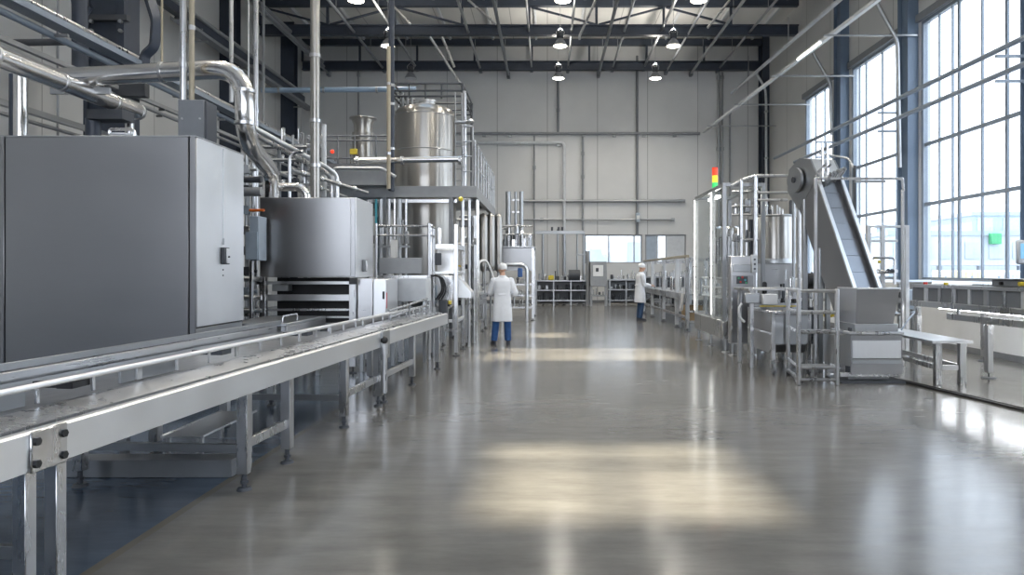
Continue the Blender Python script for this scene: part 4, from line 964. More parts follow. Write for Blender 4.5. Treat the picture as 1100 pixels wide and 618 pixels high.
wallpipe('thin conduit near the far right corner of the end wall', [(784, 118), (784, 300)], .05, 'grey_paint', [(784, 121)])
wallpipe('vertical conduit left of the middle of the end wall', [(626, 146), (626, 252)], .055, 'grey_paint', [(626, 165), (626, 190)])
wallpipe('vertical conduit above the valve skid on the end wall', [(574, 146), (574, 300)], .045, 'grey_paint', [(574, 180)])
wallpipe('vertical conduit left of the tank on the end wall', [(385, 75), (385, 170)], .05, 'grey_paint', [(385, 80)])
t = thing('wall_alarm', 'small pale alarm sounder on the middle of the end wall', 'alarm', P(684.5, 234, wy))
MB().box(X(682.5, wy), X(687, wy), wy-.22, wy-.09, Z(239, wy), Z(229, wy), .04).build('housing', 'blue_grey', t); MB().box(X(683, wy), X(686.5, wy), wy-.26, wy-.22, Z(236, wy), Z(232, wy), .01).build('grille', 'white_paint', t)
# ================================================================ right: glazed filling machine
x0, x1, y0, y1 = 3.42, 4.25, 13.8, 16.45
zt = Z(200, 13.75)
t = thing('filling_machine', 'tall filling machine with white-framed glass guards beside the aisle', 'machine', ((x0+x1)/2, y0, 0))
MB().box(x0, x1, y0, y1, .27, .62, .01).build('base_frame', 'steel', t)
for x, y in ((x0+.08, y0+.1), (x0+.08, y1-.1), (x1-.08, y0+.1), (x1-.08, y1-.1), (x0+.08, (y0+y1)/2)):
    f = MB(); f.cyl((x, y, .05), (x, y, .27), .035, n=10); foot(f, x, y, .08, .06); f.build('levelling_foot', 'dull_steel', t)
ys = [y0+.04, y0+.95, y1-.04]
for i, y in enumerate(ys):
    MB().box(x0, x0+.07, y-.04, y+.04, .62, zt, .004).build('guard_post', 'white_paint' if i else 'dull_steel', t)
    if i: MB().box(x0-.012, x0-.001, y-.03, y+.03, .70, zt-.02, .003).build('led_strip', 'led_strip', t)
for y in (y0+.04, y1-.04): MB().box(x1-.07, x1, y-.04, y+.04, .62, zt, .004).build('guard_post', 'dull_steel', t)
m = MB(); m.box(x0, x0+.07, y0, y1, zt, zt+.07); m.box(x1-.07, x1, y0, y1, zt, zt+.07); m.box(x0+.07, x1-.07, y1-.08, y1, zt, zt+.07); m.box(x0+.07, x1-.07, y0, y0+.08, zt, zt+.07); m.build('top_frame', 'dull_steel', t)
for a, b in zip(ys[:-1], ys[1:]):
    dr = MB().box(x0+.02, x0+.03, a+.045, b-.045, .66, zt-.02, 0).build('guard_door', 'guard_glass', t)
    m = MB(); z = 1.45; m.tube([(x0+.0, b-.12, z), (x0-.07, b-.12, z), (x0-.07, b-.12, z+.25), (x0+.0, b-.12, z+.25)], .014, 8, .03); m.build('handle', 'grey_paint', dr)
dr = MB().box(x0+.08, x1-.08, y1-.05, y1-.04, .66, zt-.02, 0).build('guard_door', 'guard_glass', t)
MB().box(x0+.09, x1-.09, y0+.1, y1-.1, zt+.005, zt+.02, 0).build('top_glass', 'guard_glass', t)
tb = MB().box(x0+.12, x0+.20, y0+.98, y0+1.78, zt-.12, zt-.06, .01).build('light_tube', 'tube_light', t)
MB().cyl((x0+.42, y0+1.4, .62), (x0+.42, y0+1.4, 1.25), .27, n=28).build('carousel', 'polished', t)
MB().cyl((x0+.42, y0+1.4, 1.25), (x0+.42, y0+1.4, 2.3), .09, n=20).build('centre_column', 'steel', t)
MB().lathe((x0+.42, y0+1.4, 0), [(.1, 2.3), (.27, 2.32), (.28, 2.5), (.25, 2.54), (.1, 2.55)], 28).build('filler_bowl', 'polished', t)
for k in range(12):
    a = k*math.pi/6; c = (x0+.42+.23*math.cos(a), y0+1.4+.23*math.sin(a))
    MB().cyl((c[0], c[1], 1.75), (c[0], c[1], 2.32), .03, n=8).build('filling_nozzle', 'steel', t)
for y in (y0+.45, y0+2.35): MB().cyl((x0+.3, y, .62), (x0+.3, y, 2.4), .03, n=8).build('tie_rod', 'steel', t)
clutter(t, x0+.15, x1-.2, y0+.2, y0+.7, .62, 1.5, 6, 81); clutter(t, x0+.15, x1-.2, y1-.7, y1-.2, .62, 1.4, 6, 82)
for k, z in enumerate((1.05, 1.25, 1.45)): MB().cyl((x0+.14, y0+.2, z), (x0+.14, y1-.2, z), .02, n=8).build('guide_rail', 'bright_sheet', t)
# signal tower
sx, sy = X(768, 15.0), 15.0
t = thing('signal_tower', 'red, amber and green signal tower on top of the glazed filling machine', 'signal lamp', (sx, sy, zt+.07))
MB().cyl((sx, sy, zt+.07), (sx, sy, Z(203, sy)), .03, n=10).build('pole', 'steel', t)
MB().cyl((sx, sy, Z(204, sy)), (sx, sy, Z(202.5, sy)), .06, n=14).build('collar', 'dull_steel', t)
for a, b, mt, lb in ((202.5, 196.2, 'lamp_green', 'green lamp'), (195.9, 188.8, 'lamp_amber', 'amber lamp'), (188.5, 180.8, 'lamp_red', 'red lamp')):
    MB().cyl((sx, sy, Z(a, sy)), (sx, sy, Z(b, sy)), .058, n=18).build('lamp_segment', mt, t, lb)
MB().cyl((sx, sy, Z(180.8, sy)), (sx, sy, Z(180, sy)), .06, n=18).build('cap', 'red', t)
# operator cabinet at its near end
cy = 13.3; a, b = X(785, cy), X(811, cy)
t = thing('operator_cabinet', 'steel operator cabinet with buttons at the near end of the filling machine', 'cabinet', ((a+b)/2, cy, 0))
MB().box(a, b+.03, cy, cy+.20, .22, Z(275, cy), .01).build('body', 'sheet', t)
MB().box(a+.02, b-.03, cy-.012, cy, .25, Z(296, cy), .004).build('door', 'sheet_dark_reflect', t)
MB().box(a+.03, X(806, cy), cy-.05, cy, Z(292, cy), Z(284, cy), .006).build('display_box', 'dull_steel', t)
MB().box(X(806, cy), X(812, cy), cy-.10, cy, Z(293, cy), Z(274, cy), .006).build('switch_box', 'pale_paint', t)
for k in range(3): MB().cyl((X(809, cy), cy-.10, Z(279+k*5, cy)), (X(809, cy), cy-.115, Z(279+k*5, cy)), .02, n=10).build('button', 'dark_paint', t)
MB().box(X(791, cy), X(803, cy), cy-.03, cy-.012, Z(305, cy), Z(297, cy), .004).build('button_panel', 'dark_paint', t)
for px, py, mt in ((793, 299, 'green'), (797, 298, 'red'), (800, 301, 'teal'), (795, 303, 'red'), (801, 304, 'green')): MB().cyl((X(px, cy), cy-.03, Z(py, cy)), (X(px, cy), cy-.045, Z(py, cy)), .018, n=10).build('button', mt, t)
for x in (a+.06, b-.02): f = MB(); f.cyl((x, cy+.1, .05), (x, cy+.1, .22), .03, n=10); foot(f, x, cy+.1, .08, .05); f.build('levelling_foot', 'dull_steel', t)
for py in (330, 322, 352): MB().cyl((a+.012, cy-.03, Z(py, cy)-.03), (a+.012, cy-.03, Z(py, cy)+.03), .02, n=8).build('hinge', 'steel', t)

# pipe tower and vessel right of it
ty = 14.2
t = thing('pipe_tower', 'open steel pipe tower with rails between the filling machine and round vessel', 'pipe frame', (X(803, ty), ty, 0))
for px, py, y in ((796, 194, 13.57), (811, 189, 13.57), (798, 194, 13.72), (814, 189, 13.72)): MB().cyl((X(px, 13.57), y, 0), (X(px, 13.57), y, Z(py, 13.57)), .038, n=10).build('post', 'steel', t)
MB().tube([P(786, 200, 13.57), P(796, 194, 13.57), P(811, 189, 13.57), P(848, 189, 13.57)], .034, 10, .1).build('top_rail', 'steel', t)
for py in (206, 222, 231, 258): MB().cyl(P(786, py, 13.6), P(815, py-.5, 13.6), .026, n=8).build('cross_pipe', 'steel', t)
for py in (207, 215): MB().cyl(P(811, py, 13.6), P(846, py, 13.6), .026, n=8).build('cross_pipe', 'steel', t)
MB().box(X(799, 13.6), X(807, 13.6), 13.6, 13.72, Z(229, 13.6), Z(213, 13.6), .03).build('filter_housing', 'dull_steel', t)
MB().cyl(P(790, 219, 13.68), P(790, 232, 13.68), .05, n=14).build('filter_vessel', 'steel', t)
for px in (802, 806, 809): MB().cyl((X(px, 13.65), 13.65, .3), P(px, 236, 13.65), .03, n=8).build('pipe_run', ('dull_steel', 'steel', 'dark_paint')[px % 3], t)
clutter(t, X(788, 13.6), X(812, 13.6), 13.56, 13.64, Z(260, 13.6), Z(238, 13.6), 6, 91)
vy = 14.6; vx = X(835, vy); vr = X(857, vy)-vx
t = thing('round_vessel', 'round grey steel vessel on a stand under the top of the inclined conveyor', 'vessel', (vx, vy+.2, 0))
MB().lathe((vx, vy+.2, 0), [(.1, Z(282, vy)), (vr, Z(281, vy)), (vr, Z(234, vy)), (vr*.96, Z(232, vy)), (.05, Z(231, vy))], 40).build('shell', 'tank_steel', t)
MB().lathe((vx, vy+.2, 0), [(vr*.98, Z(282, vy)-.02), (vr*1.02, Z(282, vy)-.02), (vr*1.02, Z(279, vy)), (vr*1.0, Z(278, vy))], 40).build('base_ring', 'dull_steel', t)
MB().box(X(816, vy), X(850, vy), vy-.1, vy+.5, .35, Z(283, vy), .01).build('stand_cabinet', 'sheet', t)
for px in (818, 848): MB().box(X(px, vy)-.04, X(px, vy)+.04, vy-.06, vy+.02, 0, .35).build('leg', 'dull_steel', t)
MB().torus((vx, vy+.2, Z(232, vy)), vr*.99, .022, 'z', 40, 8).build('rim', 'dull_steel', t)
clutter(t, X(818, vy), X(854, vy), vy-.1, vy+.3, Z(231, vy), Z(212, vy), 10, 93, ('steel', 'polished', 'dark_paint', 'dull_steel'))
m = MB(); m.cyl((X(842, vy), vy-.11, Z(290, vy)), (X(842, vy), vy-.11, Z(300, vy)), .02, n=8); m.build('level_pipe', 'dull_steel', t)
vpipe('stand_pipe', 858.5, 13.6, 190, 310, .035, 'steel', 'slim steel post between round vessel and inclined conveyor', (), z0=0)
vpipe('stand_pipe', 852.5, 13.9, 206, 310, .03, 'dull_steel', 'slim darker post beside the round vessel', (), z0=0)

# wheeled hopper cart
fy, by = 10.95, 12.25
xa, xb = X(806, 11.6), X(850, fy)
t = thing('hopper_cart', 'wheeled steel bin cart with clutter under a work table beside the aisle', 'cart', ((xa+xb)/2, fy, 0))
MB().prism([(3.50, fy, .45), (3.50, fy, .93), (3.50, by, .93), (3.50, by, .38), (3.50, by-.3, .30), (3.50, fy+.25, .30)], (.56, 0, 0)).build('bin_body', 'sheet_dark_reflect', t)
MB().box(3.47, 4.09, fy-.03, by+.03, .93, .97, .006).build('rim', 'steel', t)
MB().box(3.52, 4.04, fy-.012, fy-.001, .46, .90, .004).build('front_panel', 'dull_steel', t)
for x in (3.50, 4.05):
    for y in (fy+.02, by-.02):
        lg = MB().box(x-.03, x+.03, y-.03, y+.03, .20, .93).build('leg', 'steel', t)
        c = MB(); c.cyl((x-.02, y, .085), (x+.02, y, .085), .085, n=20); wh = c.build('castor_wheel', 'grey_paint', lg)
        c = MB(); c.box(x-.035, x-.026, y-.05, y+.05, .08, .20); c.box(x+.026, x+.035, y-.05, y+.05, .08, .20); c.box(x-.035, x+.035, y-.05, y+.05, .19, .205); c.build('castor_fork', 'steel', lg)
MB().cyl((3.46, fy+.05, .62), (3.46, by-.05, .62), .018, n=8).build('side_rail', 'steel', t)
t = thing('work_table', 'narrow steel work table with a white box fixed under its edge', 'table', (3.9, 11.2, 0))
MB().box(3.28, 4.12, 11.55, 12.45, 1.27, 1.31, .006).build('table_top', 'steel', t)
MB().box(X(818, 11.5), X(834, 11.5), 11.42, 11.54, Z(327, 11.5), Z(316, 11.5), .01).build('control_box', 'white_paint', t)
MB().box(X(800, 11.5), X(816, 11.5), 11.48, 11.54, Z(326, 11.5), Z(315, 11.5), .01).build('bracket_plate', 'dull_steel', t)
for x, y in ((3.36, 11.65), (4.06, 11.65), (3.36, 12.38), (4.06, 12.38)): MB().box(x-.03, x+.03, y-.03, y+.03, 0, 1.27).build('leg', 'steel', t)
MB().box(3.40, 4.02, 11.63, 11.67, 1.02, 1.07).build('cross_bar', 'dull_steel', t)
clutter(t, 3.42, 4.05, 11.5, 11.8, 1.07, 1.24, 9, 101, ('dark_paint', 'dull_steel', 'black', 'steel'))
MB().tube([P(797, 326, 11.6), P(793, 332, 11.6), P(795, 342, 11.6), P(800, 346, 11.6)], .02, 8, .1).build('hose', 'white_paint', t)
MB().bar((3.45, 11.5, 1.02), (4.05, 11.5, 1.02), .02).build('warning_strip', 'yellow', t)
t = thing('transfer_unit', 'dark transfer drive with motor and yellow fittings behind the step frame', 'machine', (4.3, 11.6, 0))
MB().box(3.75, 4.85, 12.6, 13.2, .40, .95, .01).build('frame', 'dark_paint', t)
MB().cyl(P(866, 302, 12.4), P(887, 302, 12.4), .14, n=18).build('motor', 'black', t)
m = MB(); m.cyl(P(879, 301, 12.38), P(887, 301, 12.38), .16, n=18); m.build('motor_flange', 'dark_paint', t)
for k in range(4): MB().box(X(882+k*5, 12.3), X(885+k*5, 12.3), 12.3, 12.4, Z(341, 12.3), Z(336, 12.3), .01).build('clip', 'yellow', t)
clutter(t, 3.8, 4.8, 12.5, 12.9, .95, 1.55, 11, 111, ('dark_paint', 'black', 'dull_steel', 'steel'))
clutter(t, 3.8, 4.8, 12.5, 12.7, .3, .55, 7, 112, ('dark_paint', 'black', 'dull_steel'))
for x in (3.8, 4.8): MB().box(x-.03, x+.03, 12.7, 12.76, 0, .55).build('leg', 'dull_steel', t)
MB().cyl(P(843, 322, 12.55), P(888, 322, 12.55), .03, n=8).build('cross_pipe', 'steel', t)

# step frame
fy = 9.85; xa, xb = X(858, fy), X(899, fy); by = 10.85; xc = X(846.5, by)
t = thing('step_frame', 'free-standing tubular steel step frame in front of the inclined conveyor', 'step ladder', ((xa+xb)/2, fy, 0))
zt = Z(310.5, fy)
for x, y in ((xa, fy), (xb, fy), (xc, by)): MB().box(x-.028, x+.028, y-.028, y+.028, 0 if y == fy else .09, zt, .012).build('post', 'steel', t)
MB().tube([(xc, by, .12), (xc, by, .05), (xc, by-.25, .05), (xa, fy+.06, .05)], .026, 8, .06).build('base_bend', 'steel', t)
for z in (zt-.03, Z(336, fy), Z(357, fy), Z(395, fy), Z(408, fy)):
    MB().tube([(xc, by, z), (xa, fy, z), (xb, fy, z)], .024, 8, .01).build('rung', 'steel', t)
for z in (Z(336, fy), Z(357, fy), Z(395, fy)): MB().box(xa+.05, xb-.03, fy+.03, fy+.26, z+.002, z+.02, .004).build('tread', 'dull_steel', t)
MB().cyl((xc, by, 0), (xc, by, .05), .03, n=10).build('foot_cap', 'black', t)

# inclined conveyor
A = Vector((4.66, 10.38, 1.28)); B = Vector((4.44, 11.27, 3.07))
D = (B-A).normalized(); S = Vector((D.y, -D.x, 0)).normalized(); N = S.cross(D).normalized()
if N.z < 0: N = -N
w = .20
t = thing('inclined_conveyor', 'steep inclined steel belt conveyor climbing above the round vessel', 'conveyor', (4.7, 10.4, 0))
def q(d, s, n): return A + D*d + S*s + N*n
L_ = (B-A).length
for s in (-w, w):
    MB().prism([q(-.1, s, .06), q(L_, s, .06), q(L_, s, -.56), q(-.1, s, -.50)], S*(-.03 if s < 0 else .03)).build('side_plate', 'sheet_dark_reflect', t)
    MB().bar(q(-.1, s*1.07, .075), q(L_, s*1.07, .075), .06, .03).build('edge_strip', 'bright_sheet', t)
m = MB(); m.bar(q(-.08, 0, 0), q(L_+.1, 0, 0), 2*w-.01, .012); m.build('belt', 'belt_steel', t)
for k in range(7): MB().bar(q(.05+k*.28, -w+.02, .008), q(.05+k*.28, w-.02, .008), .006, .006).build('cleat', 'belt_steel', t)
m = MB(); m.bar(q(-.05, 0, -.46), q(L_, 0, -.46), 2*w-.02, .02); m.build('return_belt', 'dull_steel', t)
# discharge head
E = L_
hd = [q(E-.05, -w-.035, .10), q(E+.32, -w-.035, .06), q(E+.50, -w-.035, -.16), q(E+.50, -w-.035, -.50), q(E+.20, -w-.035, -.70), q(E-.25, -w-.035, -.57)]
MB().prism(hd, S*.03).build('head_plate', 'dull_steel', t)
MB().prism([p+S*(2*w+.07-.03) for p in hd], S*.03).build('head_plate', 'dull_steel', t)
MB().prism([q(E-.05, -w, .10), q(E+.32, -w, .06), q(E+.32, -w, .045), q(E-.05, -w, .085)], S*2*w).build('head_cover', 'bright_sheet', t)
MB().prism([q(E+.32, -w, .06), q(E+.50, -w, -.16), q(E+.49, -w, -.18), q(E+.31, -w, .04)], S*2*w).build('head_cover', 'bright_sheet', t)
c0 = q(E+.20, -w-.066, -.36); c1 = q(E+.20, -w-.11, -.36)
MB().cyl(c0, c1, .20, n=28).build('drive_cover', 'dull_steel', t)
MB().cyl(c1, c1-S*.02, .05, n=16).build('hub', 'dark_paint', t)
m = MB()
for s in (-w*.9, -w*.45): m.cyl(q(E-.15, s, .12), q(E+.40, s, .38), .022, n=8); m.cyl(q(E+.05, s, .0), q(E+.05, s, .3), .02, n=8)
m.build('head_bracket', 'steel', t)
for k in range(5): MB().cyl(q(E-.15+k*.03, -w+.1+k*.07, .02), q(E-.10+k*.03, -w+.1+k*.07, .26), .035, n=10).build('sensor', ('steel', 'dull_steel', 'polished')[k % 3], t)
# support legs
for d, s in ((.9, -w-.01), (.9, w+.01), (1.8, -w-.01), (1.8, w+.01)):
    p = q(d, s, -.40); MB().box(p.x-.035, p.x+.035, p.y-.035, p.y+.035, 0, p.z+.05).build('leg', 'dull_steel', t)
# hopper feeding it
hy = 10.0; xa, xb = X(913, hy), X(970, hy)
t = thing('feed_hopper', 'steel feed hopper box on a skid at the foot of the inclined conveyor', 'hopper', ((xa+xb)/2, hy, 0))
MB().box(xa+.01, xb, hy+.012, hy+.62, .26, Z(360, hy), .006).build('base_box', 'sheet_dark_reflect', t)
MB().prism([(xa+.01, hy+.01, .24), (xa+.01, hy+.01, .69), (xa-.14, hy+.25, .66), (xa-.14, hy+.25, .24)], (0, .36, 0)).build('side_panel', 'dull_steel', t)
MB().box(xa-.02, xb+.01, hy-.02, hy+.64, .69, .73, .006).build('table_rim', 'steel', t)
MB().box(xa+.035, xb-.03, hy-.006, hy+.012, Z(385, hy), Z(366, hy), .003).build('front_panel', 'bright_sheet', t)
MB().prism([(xa+.03, hy+.012, .28), (xa+.03, hy+.012, .355), (xa+.03, hy-.03, .28)], (xb-xa-.06, 0, 0)).build('front_lip', 'dull_steel', t)
MB().box(xa+.01, xb, hy-.004, hy+.012, Z(402.5, hy), Z(385.5, hy), .003).build('front_panel', 'sheet_dark_reflect', t)
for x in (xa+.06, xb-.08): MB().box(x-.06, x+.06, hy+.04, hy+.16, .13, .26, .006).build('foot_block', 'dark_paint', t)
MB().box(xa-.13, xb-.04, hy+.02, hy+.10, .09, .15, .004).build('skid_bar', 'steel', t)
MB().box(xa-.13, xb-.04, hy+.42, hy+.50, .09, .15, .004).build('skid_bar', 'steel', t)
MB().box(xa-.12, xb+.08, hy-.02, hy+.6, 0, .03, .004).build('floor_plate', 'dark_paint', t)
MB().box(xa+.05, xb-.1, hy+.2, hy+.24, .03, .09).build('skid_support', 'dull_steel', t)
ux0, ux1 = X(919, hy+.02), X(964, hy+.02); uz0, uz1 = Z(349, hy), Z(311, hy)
MB().prism([(ux0+.01, hy+.03, uz0+.01), (ux1-.05, hy+.03, uz0+.01), (ux1, hy-.04, uz1), (ux0, hy-.04, uz1)], (0, .015, 0)).build('hopper_front', 'sheet_dark_reflect', t)
MB().prism([(ux0+.01, hy+.046, uz0+.01), (ux0, hy-.024, uz1), (ux0, hy+.6, uz1), (ux0+.01, hy+.6, uz0+.01)], (.012, 0, 0)).build('hopper_side', 'sheet', t)
MB().prism([(ux1-.06, hy+.046, uz0+.01), (ux1-.012, hy-.024, uz1), (ux1-.012, hy+.6, uz1), (ux1-.06, hy+.6, uz0+.01)], (.012, 0, 0)).build('hopper_side', 'sheet', t)
m = MB(); m.box(ux0-.015, ux1+.015, hy-.055, hy-.025, uz1, uz1+.025, .004); m.box(ux0-.015, ux0+.01, hy-.025, hy+.62, uz1, uz1+.025, .004); m.box(ux1-.01, ux1+.015, hy-.025, hy+.62, uz1, uz1+.025, .004); m.build('rim', 'bright_sheet', t)
MB().box(ux0-.02, ux1+.0, hy+.0, hy+.6, .73, uz0+.01, .004).build('throat', 'dull_steel', t)
MB().box(xa-.01, xa+.02, hy-.03, hy+.05, .74, .79).build('latch', 'dark_paint', t)
m = MB(); m.tube([(xb-.0, hy+.05, .75), (xb+.10, hy+.05, .9), (xb+.22, hy+.15, .97)], .012, 8, .05); m.build('hose', 'blue_grey', t)

# open guard frame around it
t = thing('safety_cage', 'thin square-tube guard frame around the inclined conveyor', 'frame', (4.9, 11.0, 0))
for px, y in ((876, 10.75), (969.5, 12.3)): MB().box(X(px, y)-.022, X(px, y)+.022, y-.022, y+.022, 0, Z(191, 10.75), .004).build('post', 'steel', t)
MB().bar((X(876, 10.75)+.03, 10.75, Z(192, 10.75)), (X(969.5, 10.75), 10.75, Z(192, 10.75)), .04, .035).bar((X(969.5, 10.75), 10.76, Z(192, 10.75)), (X(969.5, 12.3), 12.27, Z(192, 10.75)), .04, .035).build('top_bar', 'steel', t)
MB().bar(P(918, 195, 10.75), P(951, 195, 10.75), .05, .035).build('light_bar', 'dull_steel', t)
MB().box(X(917, 12.5), X(919.5, 12.5), 12.48, 12.53, 0, Z(178, 12.5), .004).build('post', 'dark_paint', t)
MB().tube([P(917, 180, 12.5), P(911, 170, 13), P(880, 165, 13.2)], .02, 8, .1).build('brace', 'dull_steel', t)
# guard panels right of it
gy = 12.9
t = thing('safety_fence', 'pale guard panel frames between the inclined conveyor and window column', 'guard', (X(953, gy), gy, 0))
for px in (933, 948, 974): MB().box(X(px, gy)-.035, X(px, gy)+.035, gy-.03, gy+.03, 0, Z(242, gy), .005).build('post', 'pale_paint', t)
for py in (243.5, 259): MB().box(X(933, gy)+.036, X(974 if py < 250 else 964, gy), gy-.025, gy+.025, Z(py, gy)-.02, Z(py, gy)+.02).build('rail', 'pale_paint', t)
MB().box(X(933, gy)+.04, X(948, gy)-.04, gy-.01, gy+.01, Z(258, gy), Z(245, gy), 0).build('pane', 'guard_glass', t)
MB().tube([P(937, 306, gy-.15), P(937, 277, gy-.15), P(961, 277, gy-.15), P(961, 306, gy-.15)], .024, 8, .06).build('hand_loop', 'steel', t)
MB().cyl(P(937, 293, gy-.15), P(961, 293, gy-.15), .02, n=8).build('rail', 'steel', t)
MB().ball(P(944.5, 281.5, gy-.22), .028).build('button', 'yellow', t)
clutter(t, X(938, gy), X(960, gy), gy-.2, gy-.1, Z(293, gy), Z(288, gy), 5, 121)

# low bench on the right
t = thing('low_bench', 'low steel bench standing right of the feed hopper', 'table', (5.6, 10.8, 0))
z = Z(366, 9.9)
MB().prism([(5.36, 9.85, z-.035), (5.93, 9.85, z-.035), (6.02, 12.0, z-.035), (5.46, 12.0, z-.035)], (0, 0, .035)).build('table_top', 'bright_sheet', t)
for x, y in ((5.46, 9.9), (5.80, 9.9), (5.56, 11.9), (5.95, 11.9)): MB().box(x-.045, x+.045, y-.04, y+.04, 0, z-.036, .005).build('leg', 'steel', t)
MB().box(5.51, 5.75, 9.88, 9.93, .20, .27).build('stretcher', 'steel', t)
MB().bar((5.46, 9.95, .24), (5.56, 11.85, .24), .04, .07).build('stretcher', 'steel', t); MB().bar((5.80, 9.95, .24), (5.95, 11.85, .24), .04, .07).build('stretcher', 'steel', t)

# wide conveyor along the windows
y0, y1 = 4.5, 12.75
t = thing('window_conveyor', 'deep-sided steel conveyor running along the windows', 'conveyor', (7.0, 9, 0))
xo, xi = 6.55, 7.75
MB().box(xo, xo+.10, y0, y1, 1.30, 1.36, .006).build('top_rail', 'steel', t)
MB().box(xi-.10, xi, y0, y1, 1.30, 1.36, .006).build('top_rail', 'steel', t)
MB().box(xo+.03, xo+.05, y0, y1, 1.07, 1.30, .002).build('side_sheet', 'mid_paint', t)
MB().box(xi-.05, xi-.03, y0, y1, 1.07, 1.30, .002).build('side_sheet', 'dull_steel', t)
MB().box(xo+.11, xi-.11, y0, y1, 1.22, 1.25, .002).build('belt', 'belt_steel', t)
k = y0+.2; n = 0
while k < y1-.1:
    MB().box(xo-.0, xo+.029, k-(.03 if n % 2 else .05), k+(.03 if n % 2 else .05), 1.07, 1.30, .003).build('side_rib', 'steel' if n % 3 else 'bright_sheet', t); k += .42; n += 1
MB().box(xo-.02, xo+.06, y0, y1, .97, 1.068, .006).build('side_beam', 'steel', t); MB().box(xi-.06, xi+.02, y0, y1, .97, 1.068, .006).build('side_beam', 'steel', t)
MB().box(xo-.01, xo+.04, y0, 11.6, .80, .90, .006).build('lower_beam', 'steel', t)
for yy in (y0+.3, 7.4, 9.6, 11.3): MB().box(xo+.0, xo+.03, yy-.03, yy+.03, .90, .97).build('hanger', 'dull_steel', t)
MB().box(xo+.5, xo+.56, y0, y1, .915, .94, .004).build('added_fill_strip', 'fill_strip_glow', t)  # glowing strip added to brighten the white ledge and the floor below
for y in (5.2, 10.5, 12.5):
    for x in (xo+.0, xi-.03):
        lg = MB().box(x-.04, x+.04, y-.05, y+.05, .08, .80 if x < 7 else .97, .005).build('leg', 'steel', t); f = MB(); foot(f, x, y, .11, .06); f.build('levelling_foot', 'dark_paint', lg)
for px, mt in ((991, 'red'), (1013, 'yellow')):
    yy = 760*xo/(px-588); MB().cyl((xo+.05, yy, 1.36), (xo+.05, yy, 1.40), .035, n=14).build('push_button', mt, t)
t = thing('drive_box', 'dark drive box sitting on the conveyor along the windows', 'machine', (7.0, 9.9, 1.36))
MB().box(6.56, 7.6, 9.2, 10.45, 1.362, 1.46, .01).build('housing', 'mid_paint', t); MB().box(6.54, 7.62, 9.18, 10.47, 1.461, 1.48, .004).build('lid', 'dull_steel', t)
MB().cyl((6.56, 9.75, 1.41), (6.50, 9.75, 1.41), .03, n=12).build('button', 'yellow', t); MB().cyl((6.56, 10.2, 1.41), (6.52, 10.2, 1.41), .025, n=12).build('port', 'black', t)
ey = 13.5
t = thing('end_station', 'tail station with valves and blue-grey cover at the far end of the window conveyor', 'machine', (6.7, ey, 0))
for px in (968, 982): MB().box(X(px, ey)-.04, X(px, ey)+.04, ey, ey+.08, 0, Z(304, ey)).build('post', 'dull_steel', t)
MB().box(X(985, 12.9), X(996, 12.9), 13.36, 13.6, Z(334, 12.9), Z(312, 12.9), .01).build('cover', 'blue_grey', t)
for k in range(4): MB().cyl(P(966, 311+k*6, ey-.08), P(976, 311+k*6, ey-.08), .05, n=12).build('roller', 'dark_paint' if k % 2 else 'steel', t)
MB().cyl(P(960, 303, ey), P(1000, 303, ey), .04, n=8).build('top_bar', 'steel', t); MB().cyl(P(960, 337, ey), P(985, 337, ey), .05, n=8).build('low_bar', 'steel', t)
MB().box(X(986, ey-.2), X(990, ey-.2), ey-.19, ey-.1, 0, Z(330, ey)).build('leg', 'steel', t)
t = thing('operator_terminal', 'grey control panel with blue screen on a post at the right edge', 'control panel', (6.98, 10.1, 0))
px_ = X(1104, 10.1)
MB().box(px_-.17, px_+.30, 10.06, 10.12, Z(284, 10.1), Z(258, 10.1), .02).build('housing', 'pale_paint', t); MB().box(px_-.13, px_+.26, 10.05, 10.06, Z(278, 10.1), Z(262, 10.1), .004).build('display', 'screen', t)
MB().box(px_+.04, px_+.10, 10.13, 10.19, 1.484, Z(266, 10.1)).build('post', 'dark_paint', t)

# far right row of frames with the second worker
t = thing('packing_line', 'row of pale-framed packing stations behind the worker on the right', 'machine', (4.2, 20, 0))
xo, xi = 3.68, 5.0
fy = (18.6, 20.1, 22.4, 24.8, 26.8)
for i, y in enumerate(fy):
    for x in (xo, xi):
        lg = MB().box(x-.05, x+.05, y-.05, y+.05, .08, 1.95, .006).build('post', 'pale_paint' if i in (1, 3) else 'steel', t); f = MB(); foot(f, x, y, .09, .07); f.build('levelling_foot', 'dark_paint', lg)
    MB().box(xo+.051, xi-.051, y-.03, y+.03, 1.88, 1.95).build('cross_bar', 'steel', t); MB().box(xo+.051, xi-.051, y-.03, y+.03, .5, .56).build('cross_bar', 'steel', t)
for x in (xo, xi):
    MB().box(x-.04, x+.04, fy[0]-.05, fy[-1]+.05, 1.951, 2.02, .005).build('top_beam', 'tan_pipe' if x == xo else 'steel', t)
    MB().box(x-.052-.02, x-.052, fy[0], fy[-1], .82, 1.0, .005).build('side_beam', 'steel', t)
MB().box(xo, xi, fy[0], fy[-1], .95, .99, .004).build('belt', 'dull_steel', t)
MB().box(xo-.04, xo+.03, fy[0], fy[-1], .33, .40).build('lower_beam', 'steel', t)
for a, b, s in ((18.7, 20.0, 131), (20.2, 22.3, 132), (22.5, 24.7, 133), (24.9, 26.7, 134)):
    clutter(t, xo+.1, xi-.3, a, b, .99, 1.75, 9, s, ('steel', 'dull_steel', 'dark_paint', 'white_paint', 'polished')); s != 131 and clutter(t, xo+.1, xi-.3, a, b, .42, .85, 5, s+9, ('dark_paint', 'dull_steel', 'steel'))
MB().tube([(xo-.1, 18.7, 1.0), (xo-.12, 18.7, .75), (xo-.1, 18.9, .55), (xo-.05, 19.2, .6)], .045, 10, .2).build('hose', 'white_paint', t)
